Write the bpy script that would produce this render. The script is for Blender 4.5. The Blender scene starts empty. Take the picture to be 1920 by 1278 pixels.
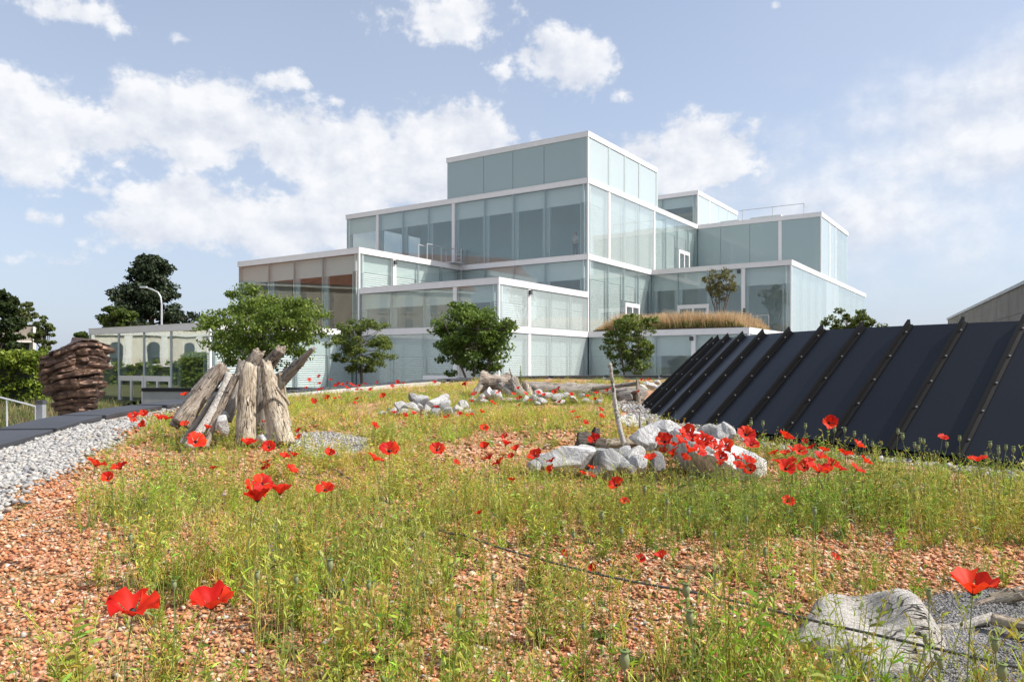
import bpy, bmesh, math, random
import numpy as np
from mathutils import Vector, Matrix, noise as mnoise
rng = np.random.default_rng(7)
random.seed(7)
sc = bpy.context.scene
COL = sc.collection
PI = math.pi
R_ = math.radians

# ------------------------------------------------------------------ camera
F_PX, HOR, CXP = 1423.0, 685.0, 960.0
cam_d = bpy.data.cameras.new('camera')
cam_d.sensor_width = 36.0
cam_d.lens = F_PX / 1920 * 36
cam_d.shift_y = (HOR - 639) / 1920
cam_d.clip_start = 0.05
cam_d.clip_end = 3000
cam = bpy.data.objects.new('camera', cam_d)
cam.rotation_euler = (PI / 2, 0, 0)
COL.objects.link(cam)
sc.camera = cam

# ------------------------------------------------------------------ sun, sky, exposure
SUN_AZ = R_(97)      # clockwise from +Y : from the right, a touch behind the camera
SUN_EL = R_(47)
sun_dir = Vector((math.sin(SUN_AZ) * math.cos(SUN_EL), math.cos(SUN_AZ) * math.cos(SUN_EL), math.sin(SUN_EL)))
sl = bpy.data.lights.new('sun', 'SUN')
sl.energy = 4.9
sl.angle = R_(0.53)
sl.color = (1.0, 0.945, 0.87)
so = bpy.data.objects.new('sun', sl)
so.rotation_euler = sun_dir.to_track_quat('Z', 'Y').to_euler()
so.location = (30, -10, 40)
COL.objects.link(so)
sc.view_settings.view_transform = 'Standard'
sc.view_settings.look = 'None'
sc.view_settings.exposure = 0.43
sc.view_settings.gamma = 1.0
sc.view_settings.use_curve_mapping = False
sc.cycles.max_bounces = 6
sc.cycles.diffuse_bounces = 3
sc.cycles.glossy_bounces = 3
sc.cycles.transmission_bounces = 4
sc.cycles.transparent_max_bounces = 14
sc.cycles.caustics_reflective = False
sc.cycles.caustics_refractive = False


class NT:
    """small node-tree helper"""
    def __init__(s, tree):
        s.t = tree
        s.n = tree.nodes
        s.l = tree.links

    def new(s, typ, **kw):
        n = s.n.new(typ)
        for k, v in kw.items():
            setattr(n, k, v)
        return n

    def put(s, sock, val):
        if isinstance(val, bpy.types.NodeSocket):
            s.l.new(val, sock)
        else:
            sock.default_value = val

    def math(s, op, a, b=0.0, c=0.0, clamp=False):
        n = s.n.new('ShaderNodeMath')
        n.operation = op
        n.use_clamp = clamp
        s.put(n.inputs[0], a)
        s.put(n.inputs[1], b)
        s.put(n.inputs[2], c)
        return n.outputs[0]

    def mix(s, fac, a, b, blend='MIX'):
        n = s.n.new('ShaderNodeMix')
        n.data_type = 'RGBA'
        n.blend_type = blend
        s.put(n.inputs[0], fac)
        s.put(n.inputs[6], a if isinstance(a, bpy.types.NodeSocket) else (*a, 1)[:4])
        s.put(n.inputs[7], b if isinstance(b, bpy.types.NodeSocket) else (*b, 1)[:4])
        return n.outputs[2]

    def ramp(s, fac, stops, interp='LINEAR'):
        n = s.n.new('ShaderNodeValToRGB')
        n.color_ramp.interpolation = interp
        e = n.color_ramp.elements
        while len(e) < len(stops):
            e.new(0.5)
        for i, (p, c) in enumerate(stops):
            e[i].position = p
            e[i].color = c if len(c) == 4 else (*c, 1)
        s.put(n.inputs[0], fac)
        return n.outputs[0]

    def noise(s, vec=None, scale=5.0, detail=4.0, rough=0.55, dist=0.0, dim='3D'):
        n = s.n.new('ShaderNodeTexNoise')
        n.noise_dimensions = dim
        if vec is not None:
            s.l.new(vec, n.inputs['Vector'])
        n.inputs['Scale'].default_value = scale
        n.inputs['Detail'].default_value = detail
        n.inputs['Roughness'].default_value = rough
        n.inputs['Distortion'].default_value = dist
        return n.outputs[0]

    def smooth(s, x, a, b):
        n = s.n.new('ShaderNodeMapRange')
        n.interpolation_type = 'SMOOTHSTEP'
        s.put(n.inputs[0], x)
        n.inputs[1].default_value = a
        n.inputs[2].default_value = b
        return n.outputs[0]


def build_world():
    w = bpy.data.worlds.new('World')
    sc.world = w
    w.use_nodes = True
    w.cycles.sampling_method = 'MANUAL'
    w.cycles.sample_map_resolution = 256
    k = NT(w.node_tree)
    k.n.clear()
    out = k.new('ShaderNodeOutputWorld')
    sky = k.new('ShaderNodeTexSky')
    sky.sky_type = 'NISHITA'
    sky.sun_disc = False
    sky.sun_elevation = SUN_EL
    sky.sun_rotation = SUN_AZ
    sky.altitude = 500
    sky.air_density = 1.0
    sky.dust_density = 2.2
    sky.ozone_density = 1.3
    tc = k.new('ShaderNodeTexCoord')
    sep = k.new('ShaderNodeSeparateXYZ')
    k.l.new(tc.outputs['Generated'], sep.inputs[0])
    X, Y, Z = sep.outputs
    az = k.math('ARCTAN2', X, Y)
    el = k.math('ARCSINE', Z)
    # air veil, thicker to the horizon
    veil = k.math('POWER', k.math('SUBTRACT', 1.0, k.math('MAXIMUM', Z, 0.0), clamp=True), 3.0)
    comb = k.new('ShaderNodeCombineXYZ')
    k.put(comb.inputs[0], az)
    k.put(comb.inputs[1], k.math('MULTIPLY', el, 1.25))
    P = comb.outputs[0]
    cpv = k.new('ShaderNodeCombineXYZ')
    k.put(cpv.inputs[0], az)
    k.put(cpv.inputs[1], el)
    PV = cpv.outputs[0]
    det = k.noise(P, 11.0, 7, 0.60, 0.0, '2D')
    fine = k.noise(P, 46.0, 3, 0.6, 0, '2D')
    # clouds that stand in the sky: azimuth, elevation, half widths, strength
    def ae(px, py):
        a = math.atan((px - CXP) / F_PX)
        return a, math.atan((HOR - py) / F_PX * math.cos(a))
    blobs = [(60, 245, 150, 95, 1.15), (180, 250, 150, 60, 1.05), (265, 200, 80, 60, 1.1), (330, 250, 120, 60, 1.05), (410, 225, 80, 72, 1.2), (480, 235, 60, 40, .9),
             (560, 280, 90, 62, 1.15), (650, 300, 150, 75, 1.1), (700, 260, 90, 50, 1.0), (820, 265, 110, 62, 1.2), (900, 300, 100, 60, 1.0), (720, 340, 180, 60, 1.1),
             (350, 385, 110, 48, 1.05), (480, 410, 190, 60, 1.0), (560, 440, 200, 55, .9), (300, 440, 130, 45, .8), (690, 400, 130, 55, 1.0),
             (835, 30, 120, 42, .92), (1060, 125, 95, 52, .98), (1125, 100, 32, 32, .8), (985, 108, 32, 24, .8), (1165, 178, 26, 18, .8), (150, 25, 130, 40, .62), (340, 75, 36, 14, .6),
             (505, 150, 50, 20, .72), (545, 148, 36, 20, .8), (635, 192, 26, 14, .7), (175, 355, 36, 18, .75), (60, 410, 70, 24, .7), (950, 135, 26, 16, .7), (60, 480, 130, 36, .55),
             (1190, 285, 90, 40, .85), (1320, 290, 110, 60, 1.0), (1250, 320, 150, 60, .8), (1455, 12, 16, 10, .7), (1640, 400, 420, 120, .78), (1830, 260, 260, 120, .95), (1960, 200, 200, 110, 1.0), (1700, 300, 260, 60, .8), (1500, 250, 140, 30, .45),
             (-250, 260, 260, 110, 1.1), (-600, 330, 260, 120, 1.05), (2300, 180, 300, 120, 1.0), (2700, 300, 300, 150, 1.0)]
    cov = soft = None
    for (px, py, wx, wy, st) in blobs:
        if px < -100 or px > 2000: continue
        a0, e0 = ae(px, py)
        sa = wx * 1.25 / F_PX * math.cos(a0) ** 2
        se = wy * 1.25 / F_PX * math.cos(a0)
        vm = k.new('ShaderNodeVectorMath', operation='MULTIPLY_ADD')
        k.l.new(PV, vm.inputs[0])
        vm.inputs[1].default_value = (1 / sa, 1 / se, 0)
        vm.inputs[2].default_value = (-a0 / sa, -e0 / se, 0)
        vl = k.new('ShaderNodeVectorMath', operation='LENGTH')
        k.l.new(vm.outputs[0], vl.inputs[0])
        g = k.math('MULTIPLY_ADD', vl.outputs['Value'], -.64 * st, st * 1.06)
        if px > 1400 and wx > 100:
            soft = g if soft is None else k.math('MAXIMUM', soft, g)
            continue
        cov = g if cov is None else k.math('MAXIMUM', cov, g)
    cov = k.math('MAXIMUM', cov, 0.0)
    # scattered cumulus everywhere else in the sky, so that it goes on behind the camera
    behind = k.smooth(Y, 0.35, 0.0)
    cov2 = k.math('MULTIPLY', k.smooth(k.noise(tc.outputs['Generated'], 2.6, 2, .5), 0.46, 0.62), behind)
    cov = k.math('MAXIMUM', cov, cov2)
    nz = k.math('ADD', k.math('MULTIPLY', k.math('SUBTRACT', det, .5), 1.2), k.math('MULTIPLY', k.math('SUBTRACT', fine, .5), .42))
    dens = k.math('ADD', cov, nz)
    alpha = k.math('MULTIPLY', k.smooth(dens, 0.43, 0.73), 0.92)
    sdens = k.math('ADD', soft, k.math('MULTIPLY', k.math('SUBTRACT', det, .5), .95))
    alpha = k.math('MAXIMUM', alpha, k.math('MULTIPLY', k.smooth(sdens, .15, 1.0), .88))
    # lit tops, greyer bodies: density measured a little above
    comb2 = k.new('ShaderNodeCombineXYZ')
    k.put(comb2.inputs[0], k.math('ADD', az, .012))
    k.put(comb2.inputs[1], k.math('MULTIPLY_ADD', el, 1.25, .022))
    det2 = k.noise(comb2.outputs[0], 11.0, 4, 0.60, 0.0, '2D')
    relief = k.math('MULTIPLY_ADD', k.math('SUBTRACT', det, det2), 2.8, 0.55, clamp=True)
    ccol = k.mix(relief, (0.545, 0.575, 0.64), (0.735, 0.74, 0.755))
    ccol = k.mix(k.math('MULTIPLY', k.smooth(el, .22, .02), .7), ccol, (0.53, 0.565, 0.645))
    skyc = k.new('ShaderNodeHueSaturation')
    skyc.inputs['Saturation'].default_value = 0.80
    k.l.new(sky.outputs[0], skyc.inputs['Color'])
    bg1 = k.new('ShaderNodeBackground')
    bg1.inputs[1].default_value = SKY_STRENGTH
    k.l.new(skyc.outputs[0], bg1.inputs[0])
    bgh = k.new('ShaderNodeBackground')
    bgh.inputs[0].default_value = (0.405, 0.465, 0.585, 1)
    bgh.inputs[1].default_value = 1.0
    mixh = k.new('ShaderNodeMixShader')
    thin = k.math('MULTIPLY', k.smooth(k.noise(P, 1.7, 2, .5, 0, '2D'), .35, .75), .18)
    k.put(mixh.inputs[0], k.math('ADD', k.math('MULTIPLY_ADD', veil, .55, .20), thin, clamp=True))
    k.l.new(bg1.outputs[0], mixh.inputs[1])
    k.l.new(bgh.outputs[0], mixh.inputs[2])
    bg2 = k.new('ShaderNodeBackground')
    k.l.new(ccol, bg2.inputs[0])
    mx = k.new('ShaderNodeMixShader')
    k.put(mx.inputs[0], k.math('MULTIPLY', alpha, k.smooth(el, -.02, .03)))
    k.l.new(mixh.outputs[0], mx.inputs[1])
    k.l.new(bg2.outputs[0], mx.inputs[2])
    k.l.new(mx.outputs[0], out.inputs[0])


SKY_STRENGTH = 0.148
build_world()

# ------------------------------------------------------------------ tagging helpers


def tag(o, label=None, cat=None, group=None, kind=None):
    if label: o['label'] = label
    if cat: o['category'] = cat
    if group: o['group'] = group
    if kind: o['kind'] = kind
    return o


def empty(name, loc=(0, 0, 0), rz=0.0, parent=None):
    o = bpy.data.objects.new(name, None)
    o.empty_display_size = .1
    o.location = loc
    o.rotation_euler = (0, 0, rz)
    COL.objects.link(o)
    if parent: o.parent = parent
    return o


def link(name, me, mat=None, parent=None, loc=(0, 0, 0), rot=None):
    o = bpy.data.objects.new(name, me)
    COL.objects.link(o)
    if mat is not None:
        me.materials.clear()
        for m in (mat if isinstance(mat, (list, tuple)) else [mat]):
            me.materials.append(m)
    if parent: o.parent = parent
    o.location = loc
    if rot is not None: o.rotation_euler = rot
    return o


def np_mesh(name, V, Fc, col=None, smooth=False, matidx=None):
    """V (n,3); Fc list of arrays (m,3) or (m,4)"""
    me = bpy.data.meshes.new(name)
    V = np.asarray(V, np.float32)
    if not isinstance(Fc, list): Fc = [Fc]
    Fc = [np.asarray(a, np.int32) for a in Fc if len(a)]
    me.vertices.add(len(V))
    me.vertices.foreach_set('co', V.ravel())
    nl = sum(a.size for a in Fc)
    npoly = sum(len(a) for a in Fc)
    me.loops.add(nl)
    me.loops.foreach_set('vertex_index', np.concatenate([a.ravel() for a in Fc]))
    me.polygons.add(npoly)
    st, o = [], 0
    for a in Fc:
        st.append(o + np.arange(len(a)) * a.shape[1])
        o += a.size
    me.polygons.foreach_set('loop_start', np.concatenate(st).astype(np.int32))
    if smooth:
        me.polygons.foreach_set('use_smooth', np.ones(npoly, bool))
    if matidx is not None:
        me.polygons.foreach_set('material_index', np.asarray(matidx, np.int32))
    if col is not None:
        ca = me.color_attributes.new('Col', 'FLOAT_COLOR', 'POINT')
        c4 = np.ones((len(V), 4), np.float32)
        c4[:, :3] = col
        ca.data.foreach_set('color', c4.ravel())
    me.update(calc_edges=True)
    me.validate()
    return me


class MB:
    """collects simple shapes into one mesh"""
    def __init__(s):
        s.v, s.f = [], []

    def quadbox(s, pts):
        b = len(s.v)
        s.v += [tuple(p) for p in pts]
        s.f += [[b + i for i in q] for q in ((0, 3, 2, 1), (4, 5, 6, 7), (0, 1, 5, 4), (1, 2, 6, 5), (2, 3, 7, 6), (3, 0, 4, 7))]
        return s

    def box(s, x0, x1, y0, y1, z0, z1):
        s.quadbox([(x0, y0, z0), (x1, y0, z0), (x1, y1, z0), (x0, y1, z0), (x0, y0, z1), (x1, y0, z1), (x1, y1, z1), (x0, y1, z1)])
        return s

    def tube(s, pts, rad, seg=8, cap=True):
        V, Fq, Ft = tube_np(pts, rad, seg, cap)
        b = len(s.v)
        s.v += [tuple(p) for p in V]
        s.f += [[b + i for i in q] for q in Fq] + [[b + i for i in q] for q in Ft]
        return s

    def poly(s, pts):
        b = len(s.v)
        s.v += [tuple(p) for p in pts]
        s.f.append(list(range(b, b + len(pts))))
        return s

    def mesh(s, name, smooth=False):
        me = bpy.data.meshes.new(name)
        me.from_pydata(s.v, [], s.f)
        if smooth:
            me.polygons.foreach_set('use_smooth', np.ones(len(me.polygons), bool))
        me.update()
        return me

    def build(s, name, mat, parent=None, smooth=False, loc=(0, 0, 0)):
        return link(name, s.mesh(name, smooth), mat, parent, loc)


def tube_np(pts, rad, seg=8, cap=True):
    pts = np.asarray(pts, float)
    n = len(pts)
    rad = np.broadcast_to(np.asarray(rad, float), (n,))
    t = np.gradient(pts, axis=0)
    t /= np.linalg.norm(t, axis=1)[:, None] + 1e-9
    ref = np.array([0, 0, 1.0]) if abs(t[0][2]) < .9 else np.array([1.0, 0, 0])
    a = np.cross(t, ref)
    a /= np.linalg.norm(a, axis=1)[:, None] + 1e-9
    b = np.cross(t, a)
    th = np.arange(seg) / seg * 2 * PI
    V = pts[:, None, :] + rad[:, None, None] * (np.cos(th)[None, :, None] * a[:, None, :] + np.sin(th)[None, :, None] * b[:, None, :])
    V = V.reshape(-1, 3)
    i = np.arange(n - 1)[:, None] * seg
    j = np.arange(seg)[None, :]
    j2 = (j + 1) % seg
    Fq = np.stack([i + j, i + j2, i + seg + j2, i + seg + j], -1).reshape(-1, 4)
    Ft = np.zeros((0, 3), int)
    if cap:
        V = np.vstack([V, pts[0], pts[-1]])
        c0, c1 = n * seg, n * seg + 1
        jj = np.arange(seg)
        k2 = (jj + 1) % seg
        Ft = np.vstack([np.stack([np.full(seg, c0), k2, jj], -1), np.stack([np.full(seg, c1), (n - 1) * seg + jj, (n - 1) * seg + k2], -1)])
    return V, Fq, Ft


def vnoise(P, seed=0):
    """vectorised 3-D value noise in 0..1"""
    P = np.asarray(P, float)
    I = np.floor(P).astype(np.int64)
    f = P - I
    f = f * f * (3 - 2 * f)
    def h(i):
        n = (i[..., 0] * 374761393 + i[..., 1] * 668265263 + i[..., 2] * 2147483647 + seed * 144665) & 0xFFFFFFFF
        n = ((n ^ (n >> 13)) * 1274126177) & 0xFFFFFFFF
        n = (n ^ (n >> 16)) & 0xFFFFFF
        return n / float(0xFFFFFF)
    r = 0
    for dx in (0, 1):
        for dy in (0, 1):
            for dz in (0, 1):
                w = (f[..., 0] if dx else 1 - f[..., 0]) * (f[..., 1] if dy else 1 - f[..., 1]) * (f[..., 2] if dz else 1 - f[..., 2])
                r = r + w * h(I + np.array([dx, dy, dz]))
    return r


def fbm(P, seed=0, oct=4):
    P = np.asarray(P, float)
    r, a, s = 0, .5, 1.0
    for i in range(oct):
        r = r + a * vnoise(P * s, seed + i * 17)
        a *= .5
        s *= 2.03
    return r / (1 - .5 ** oct)


# ------------------------------------------------------------------ materials
MATS = {}


def mat(name):
    m = bpy.data.materials.new(name)
    m.use_nodes = True
    k = NT(m.node_tree)
    k.n.clear()
    k.out = k.new('ShaderNodeOutputMaterial')
    MATS[name] = m
    return m, k


def principled(k, col, rough=.6, metal=0.0, spec=.5, bump=None, bstr=.3, bdist=.02):
    p = k.new('ShaderNodeBsdfPrincipled')
    k.put(p.inputs['Base Color'], col if isinstance(col, bpy.types.NodeSocket) else (*col, 1)[:4])
    k.put(p.inputs['Roughness'], rough)
    p.inputs['Metallic'].default_value = metal
    p.inputs['Specular IOR Level'].default_value = spec
    if bump is not None:
        b = k.new('ShaderNodeBump')
        b.inputs['Strength'].default_value = bstr
        b.inputs['Distance'].default_value = bdist
        k.put(b.inputs['Height'], bump)
        k.l.new(b.outputs[0], p.inputs['Normal'])
    k.l.new(p.outputs[0], k.out.inputs[0])
    return p


def ocoord(k, kind='Object', scale=(1, 1, 1)):
    tc = k.new('ShaderNodeTexCoord')
    mp = k.new('ShaderNodeMapping')
    mp.inputs['Scale'].default_value = scale
    k.l.new(tc.outputs[kind], mp.inputs[0])
    return mp.outputs[0]


def simple(name, col, rough=.6, metal=0, spec=.5, var=.12, scale=3.0, bstr=0.0, bscale=40):
    m, k = mat(name)
    v = ocoord(k)
    n = k.noise(v, scale, 4, .6)
    c = k.mix(k.smooth(n, .25, .75), tuple(x * (1 - var) for x in col), tuple(min(1, x * (1 + var)) for x in col))
    principled(k, c, rough, metal, spec, k.noise(v, bscale, 3) if bstr else None, bstr, .01)
    return m


def attr_mat(name, rough=.7, transl=0.0, spec=.3, attr='Col', grain=0):
    m, k = mat(name)
    a = k.new('ShaderNodeAttribute')
    a.attribute_name = attr
    c = a.outputs['Color']
    if grain:
        n = k.noise(ocoord(k), grain, 3, .6)
        c = k.mix(k.smooth(n, .3, .7), k.mix(1.0, c, (.78, .78, .78), 'MULTIPLY'), c)
    p = k.new('ShaderNodeBsdfPrincipled')
    k.put(p.inputs['Base Color'], c)
    p.inputs['Roughness'].default_value = rough
    p.inputs['Specular IOR Level'].default_value = spec
    if transl:
        t = k.new('ShaderNodeBsdfTranslucent')
        k.put(t.inputs[0], c)
        mx = k.new('ShaderNodeMixShader')
        mx.inputs[0].default_value = transl
        k.l.new(p.outputs[0], mx.inputs[1])
        k.l.new(t.outputs[0], mx.inputs[2])
        k.l.new(mx.outputs[0], k.out.inputs[0])
    else:
        k.l.new(p.outputs[0], k.out.inputs[0])
    return m


def glass_mat(name, tint, frit, fritcol=(.70, .80, .78), base=.07, power=3.2, wob=0.0):
    """facade glass: transparent tint + mirror by angle, with a share of printed white dots (frit)"""
    m, k = mat(name)
    tr = k.new('ShaderNodeBsdfTransparent')
    tr.inputs[0].default_value = (*tint, 1)
    df = k.new('ShaderNodeBsdfDiffuse')
    df.inputs[0].default_value = (*fritcol, 1)
    m1 = k.new('ShaderNodeMixShader')
    m1.inputs[0].default_value = frit
    k.l.new(tr.outputs[0], m1.inputs[1])
    k.l.new(df.outputs[0], m1.inputs[2])
    gl = k.new('ShaderNodeBsdfGlossy')
    gl.inputs['Roughness'].default_value = .015
    gl.inputs[0].default_value = (.93, .98, .97, 1)
    geo = k.new('ShaderNodeNewGeometry')
    dot = k.new('ShaderNodeVectorMath', operation='DOT_PRODUCT')
    k.l.new(geo.outputs['Incoming'], dot.inputs[0])
    k.l.new(geo.outputs['Normal'], dot.inputs[1])
    c = k.math('SUBTRACT', 1.0, k.math('ABSOLUTE', dot.outputs['Value']), clamp=True)
    fr = k.math('MULTIPLY_ADD', k.math('POWER', c, power), 1 - base, base, clamp=True)
    if wob:
        b = k.new('ShaderNodeBump')
        b.inputs['Strength'].default_value = wob
        b.inputs['Distance'].default_value = .05
        k.put(b.inputs['Height'], k.noise(ocoord(k, 'Object'), .55, 1.5, .4))
        k.l.new(b.outputs[0], gl.inputs['Normal'])
    m2 = k.new('ShaderNodeMixShader')
    k.put(m2.inputs[0], fr)
    k.l.new(m1.outputs[0], m2.inputs[1])
    k.l.new(gl.outputs[0], m2.inputs[2])
    k.l.new(m2.outputs[0], k.out.inputs[0])
    return m


glass_mat('glass_clear', (.93, .962, .958), .08, fritcol=(.62, .70, .70), base=.06, wob=.04)
glass_mat('glass_lobby', (.89, .935, .93), .015, base=.19, wob=.08, power=2.6)
glass_mat('glass_deep', (.90, .93, .925), .02, fritcol=(.55, .6, .6), base=.035, wob=.04)
glass_mat('glass_half', (.92, .955, .95), .10, fritcol=(.62, .70, .70), base=.06, wob=.04)
glass_mat('glass_frit', (.935, .968, .963), .27, fritcol=(.74, .80, .79), base=.05)
glass_mat('glass_frit_shade', (.88, .93, .925), .62, fritcol=(.51, .62, .625), base=.04)  # fully printed glass, shade of the left faces put into its darker colour
glass_mat('glass_frit_sun', (.90, .95, .945), .50, fritcol=(.76, .82, .815), base=.05)  # same printed glass, sunlight on the right faces put into its paler colour
simple('white_metal', (.80, .775, .77), .45, 0, .4, .03)
simple('dark_joint', (.10, .12, .125), .6)
simple('spandrel', (.66, .71, .70), .5, 0, .4, .02)
simple('mullion', (.42, .49, .50), .5, 0, .4, .04)
simple('blind_white', (.88, .895, .885), .5, 0, .4, .02)
simple('blind_back', (.42, .48, .47), .8, 0, .2, .03)
simple('interior', (.46, .585, .59), .8, 0, .2, .06, .4)
simple('interior_warm', (.26, .125, .065), .7, 0, .2, .2, .7)
simple('interior_floor', (.34, .37, .37), .6)
simple('ceiling', (.62, .66, .65), .8)
simple('roof_gravel', (.45, .44, .42), .9, 0, .2, .2, 8)
simple('door_dark', (.06, .075, .08), .15, 0, .6, .05)
simple('galvanised', (.56, .57, .58), .4, .3, .5, .08)
simple('lamp_grey', (.30, .31, .33), .4, .2)
simple('dark_grey', (.06, .06, .062), .6)
simple('coping', (.043, .045, .052), .55, 0, .4, .18, 2.0, .25, 120)
simple('wall_concrete', (.33, .33, .325), .85, 0, .2, .12, 3, .3, 60)
simple('ledge_concrete', (.50, .48, .45), .85, 0, .2, .1, 3, .3, 60)
simple('old_concrete', (.235, .22, .195), .9, 0, .2, .16, .8, .2, 14)
simple('house_wall', (.62, .60, .55), .85)
simple('house_wood', (.30, .26, .215), .8)
simple('facade_cream', (.66, .60, .50), .85, 0, .2, .06)
simple('facade_white', (.78, .75, .70), .8, 0, .2, .04)
simple('facade_brick', (.46, .25, .16), .85)
simple('roof_tile', (.30, .115, .07), .8, 0, .2, .25, 3)
simple('shutter_grey', (.40, .40, .37), .7)
simple('pane_dark', (.05, .06, .065), .1, 0, .8)
simple('bark', (.17, .145, .12), .9, 0, .2, .25, 8, .5, 40)
simple('bark_pine', (.15, .09, .06), .9, 0, .2, .25, 8, .5, 40)
simple('asphalt', (.10, .10, .10), .9, 0, .2, .1, 5)
simple('plaza', (.30, .29, .275), .85, 0, .2, .08, 2)
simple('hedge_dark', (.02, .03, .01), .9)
simple('soil', (.10, .07, .045), .95, 0, .1, .2, 6)
simple('skin', (.55, .34, .25), .6)
simple('hair_dark', (.03, .02, .015), .5)
simple('cloth_pale', (.62, .64, .62), .8)
simple('cloth_dark', (.035, .04, .05), .8)
simple('poppy_centre', (.012, .012, .014), .7)
simple('steel_cable', (.085, .082, .08), .55, .2, .4, .25, 60)
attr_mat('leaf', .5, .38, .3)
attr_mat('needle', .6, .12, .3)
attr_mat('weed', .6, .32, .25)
attr_mat('chip', .9, 0, .15, grain=90)
attr_mat('pebble', .75, 0, .3, grain=60)
attr_mat('dry_grass', .7, .35, .2)


def m_grass():
    m, k = mat('lawn')
    v = ocoord(k, 'Object')
    n = k.noise(v, .5, 6, .65)
    n2 = k.noise(v, 9, 4, .7)
    c = k.mix(k.smooth(n, .3, .7), (.055, .075, .022), (.12, .115, .045))
    c = k.mix(k.smooth(n2, .35, .7), c, (.16, .15, .07))
    principled(k, c, .9, 0, .2, n2, .6, .05)


def m_redground():
    m, k = mat('brick_soil')
    v = ocoord(k, 'Object')
    vo = k.new('ShaderNodeTexVoronoi')
    vo.inputs['Scale'].default_value = 48
    vo.inputs['Randomness'].default_value = 1
    k.l.new(v, vo.inputs['Vector'])
    sp = k.new('ShaderNodeSeparateColor')
    k.l.new(vo.outputs['Color'], sp.inputs[0])
    c = k.ramp(sp.outputs[0], [(0, (.24, .095, .055)), (.35, (.46, .205, .115)), (.7, (.58, .30, .18)), (.9, (.62, .43, .30)), (1, (.62, .54, .47))])
    n = k.noise(v, 3, 5, .6)
    c = k.mix(k.smooth(n, .42, .62), c, k.mix(.62, c, (.20, .175, .065)))
    principled(k, c, .95, 0, .1, vo.outputs['Distance'], .8, .02)


def m_greygravel(name, lo, hi, scale):
    m, k = mat(name)
    v = ocoord(k, 'Object')
    vo = k.new('ShaderNodeTexVoronoi')
    vo.inputs['Scale'].default_value = scale
    k.l.new(v, vo.inputs['Vector'])
    sp = k.new('ShaderNodeSeparateColor')
    k.l.new(vo.outputs['Color'], sp.inputs[0])
    c = k.mix(sp.outputs[0], lo, hi)
    principled(k, c, .9, 0, .2, vo.outputs['Distance'], .9, .012)


def m_wood(name, dark, mid, pale, crack=.55, sc_=(11, 11, 1.6), patch=.5, crk=(30, 30, 2.6)):
    m, k = mat(name)
    v = ocoord(k, 'Object', sc_)
    v2 = ocoord(k, 'Object')
    g = k.noise(v, 2.2, 8, .70, .6)
    big = k.noise(v2, 5.0, 5, .65, .6)
    fine = k.noise(ocoord(k, 'Object', (60, 60, 5)), 1.6, 4, .65)
    vo = k.new('ShaderNodeTexVoronoi', feature='DISTANCE_TO_EDGE')
    vo.inputs['Scale'].default_value = 1.0
    wv = k.new('ShaderNodeVectorMath', operation='ADD')
    nn = k.new('ShaderNodeTexNoise')
    nn.inputs['Scale'].default_value = 9
    k.l.new(v2, nn.inputs['Vector'])
    k.l.new(ocoord(k, 'Object', crk), wv.inputs[0])
    k.l.new(nn.outputs['Color'], wv.inputs[1])
    k.l.new(wv.outputs[0], vo.inputs['Vector'])
    split = k.math('MULTIPLY', k.smooth(vo.outputs['Distance'], .07, .0), k.smooth(k.noise(v2, 6.0, 3, .5), .44, .62))
    c = k.ramp(g, [(.28, dark), (.46, mid), (.64, pale)])
    c = k.mix(k.math('MULTIPLY', k.smooth(big, .50, .66), patch), c, (dark[0] * .85, dark[1] * .72, dark[2] * .6))
    c = k.mix(k.smooth(fine, .60, .68), c, k.mix(.8, c, (.03, .024, .018)))
    c = k.mix(split, c, (.022, .017, .013))
    h = k.math('ADD', k.math('MULTIPLY', g, 1.0), k.math('MULTIPLY', fine, -.7))
    h = k.math('SUBTRACT', h, k.math('MULTIPLY', split, 1.2))
    principled(k, c, .9, 0, .12, h, crack, .03)


def m_rock(name, lo, hi, vein):
    m, k = mat(name)
    v = ocoord(k, 'Object')
    n = k.noise(v, 6, 8, .68, .8)
    n2 = k.noise(v, 2.2, 5, .6, 1.5)
    oi = k.new('ShaderNodeObjectInfo')
    c = k.mix(k.smooth(n, .3, .7), lo, hi)
    veins = k.smooth(k.math('ABSOLUTE', k.math('SUBTRACT', n2, .5)), .035, .0)
    c = k.mix(k.math('MULTIPLY', veins, .6), c, vein)
    sp = k.noise(v, 34, 4, .7)
    c = k.mix(k.smooth(sp, .58, .72), c, k.mix(.5, c, (.13, .13, .125)))
    c = k.mix(k.math('MULTIPLY', oi.outputs['Random'], .28), c, (.30, .30, .30))
    h = k.math('ADD', n, k.math('MULTIPLY', sp, .35))
    principled(k, c, .85, 0, .2, h, .9, .03)


def m_panel():
    m, k = mat('navy_panel')
    v = ocoord(k, 'Object')
    n = k.noise(v, 1.2, 4, .6)
    sm = k.noise(v, 2.6, 8, .75, 1.2)
    oi = k.new('ShaderNodeObjectInfo')
    c = k.mix(k.math('MULTIPLY_ADD', n, .5, k.math('MULTIPLY', oi.outputs['Random'], .5)), (.0095, .0115, .0165), (.015, .017, .023))
    c = k.mix(k.math('MULTIPLY', k.smooth(sm, .63, .74), .16), c, (.16, .16, .16))
    principled(k, c, k.math('MULTIPLY_ADD', n, .16, .22), 0, .45)


def m_bronze():
    m, k = mat('bronze')
    v = ocoord(k, 'Object')
    n = k.noise(v, 2.5, 6, .6)
    n2 = k.noise(ocoord(k, 'Object', (1, 1, 5)), 2.0, 5, .6)
    c = k.mix(k.smooth(n, .3, .7), (.075, .046, .035), (.19, .115, .078))
    c = k.mix(k.smooth(n2, .48, .64), c, (.045, .029, .023))
    principled(k, c, k.math('MULTIPLY_ADD', n, .25, .36), .6, .5, n2, .3, .06)


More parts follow.
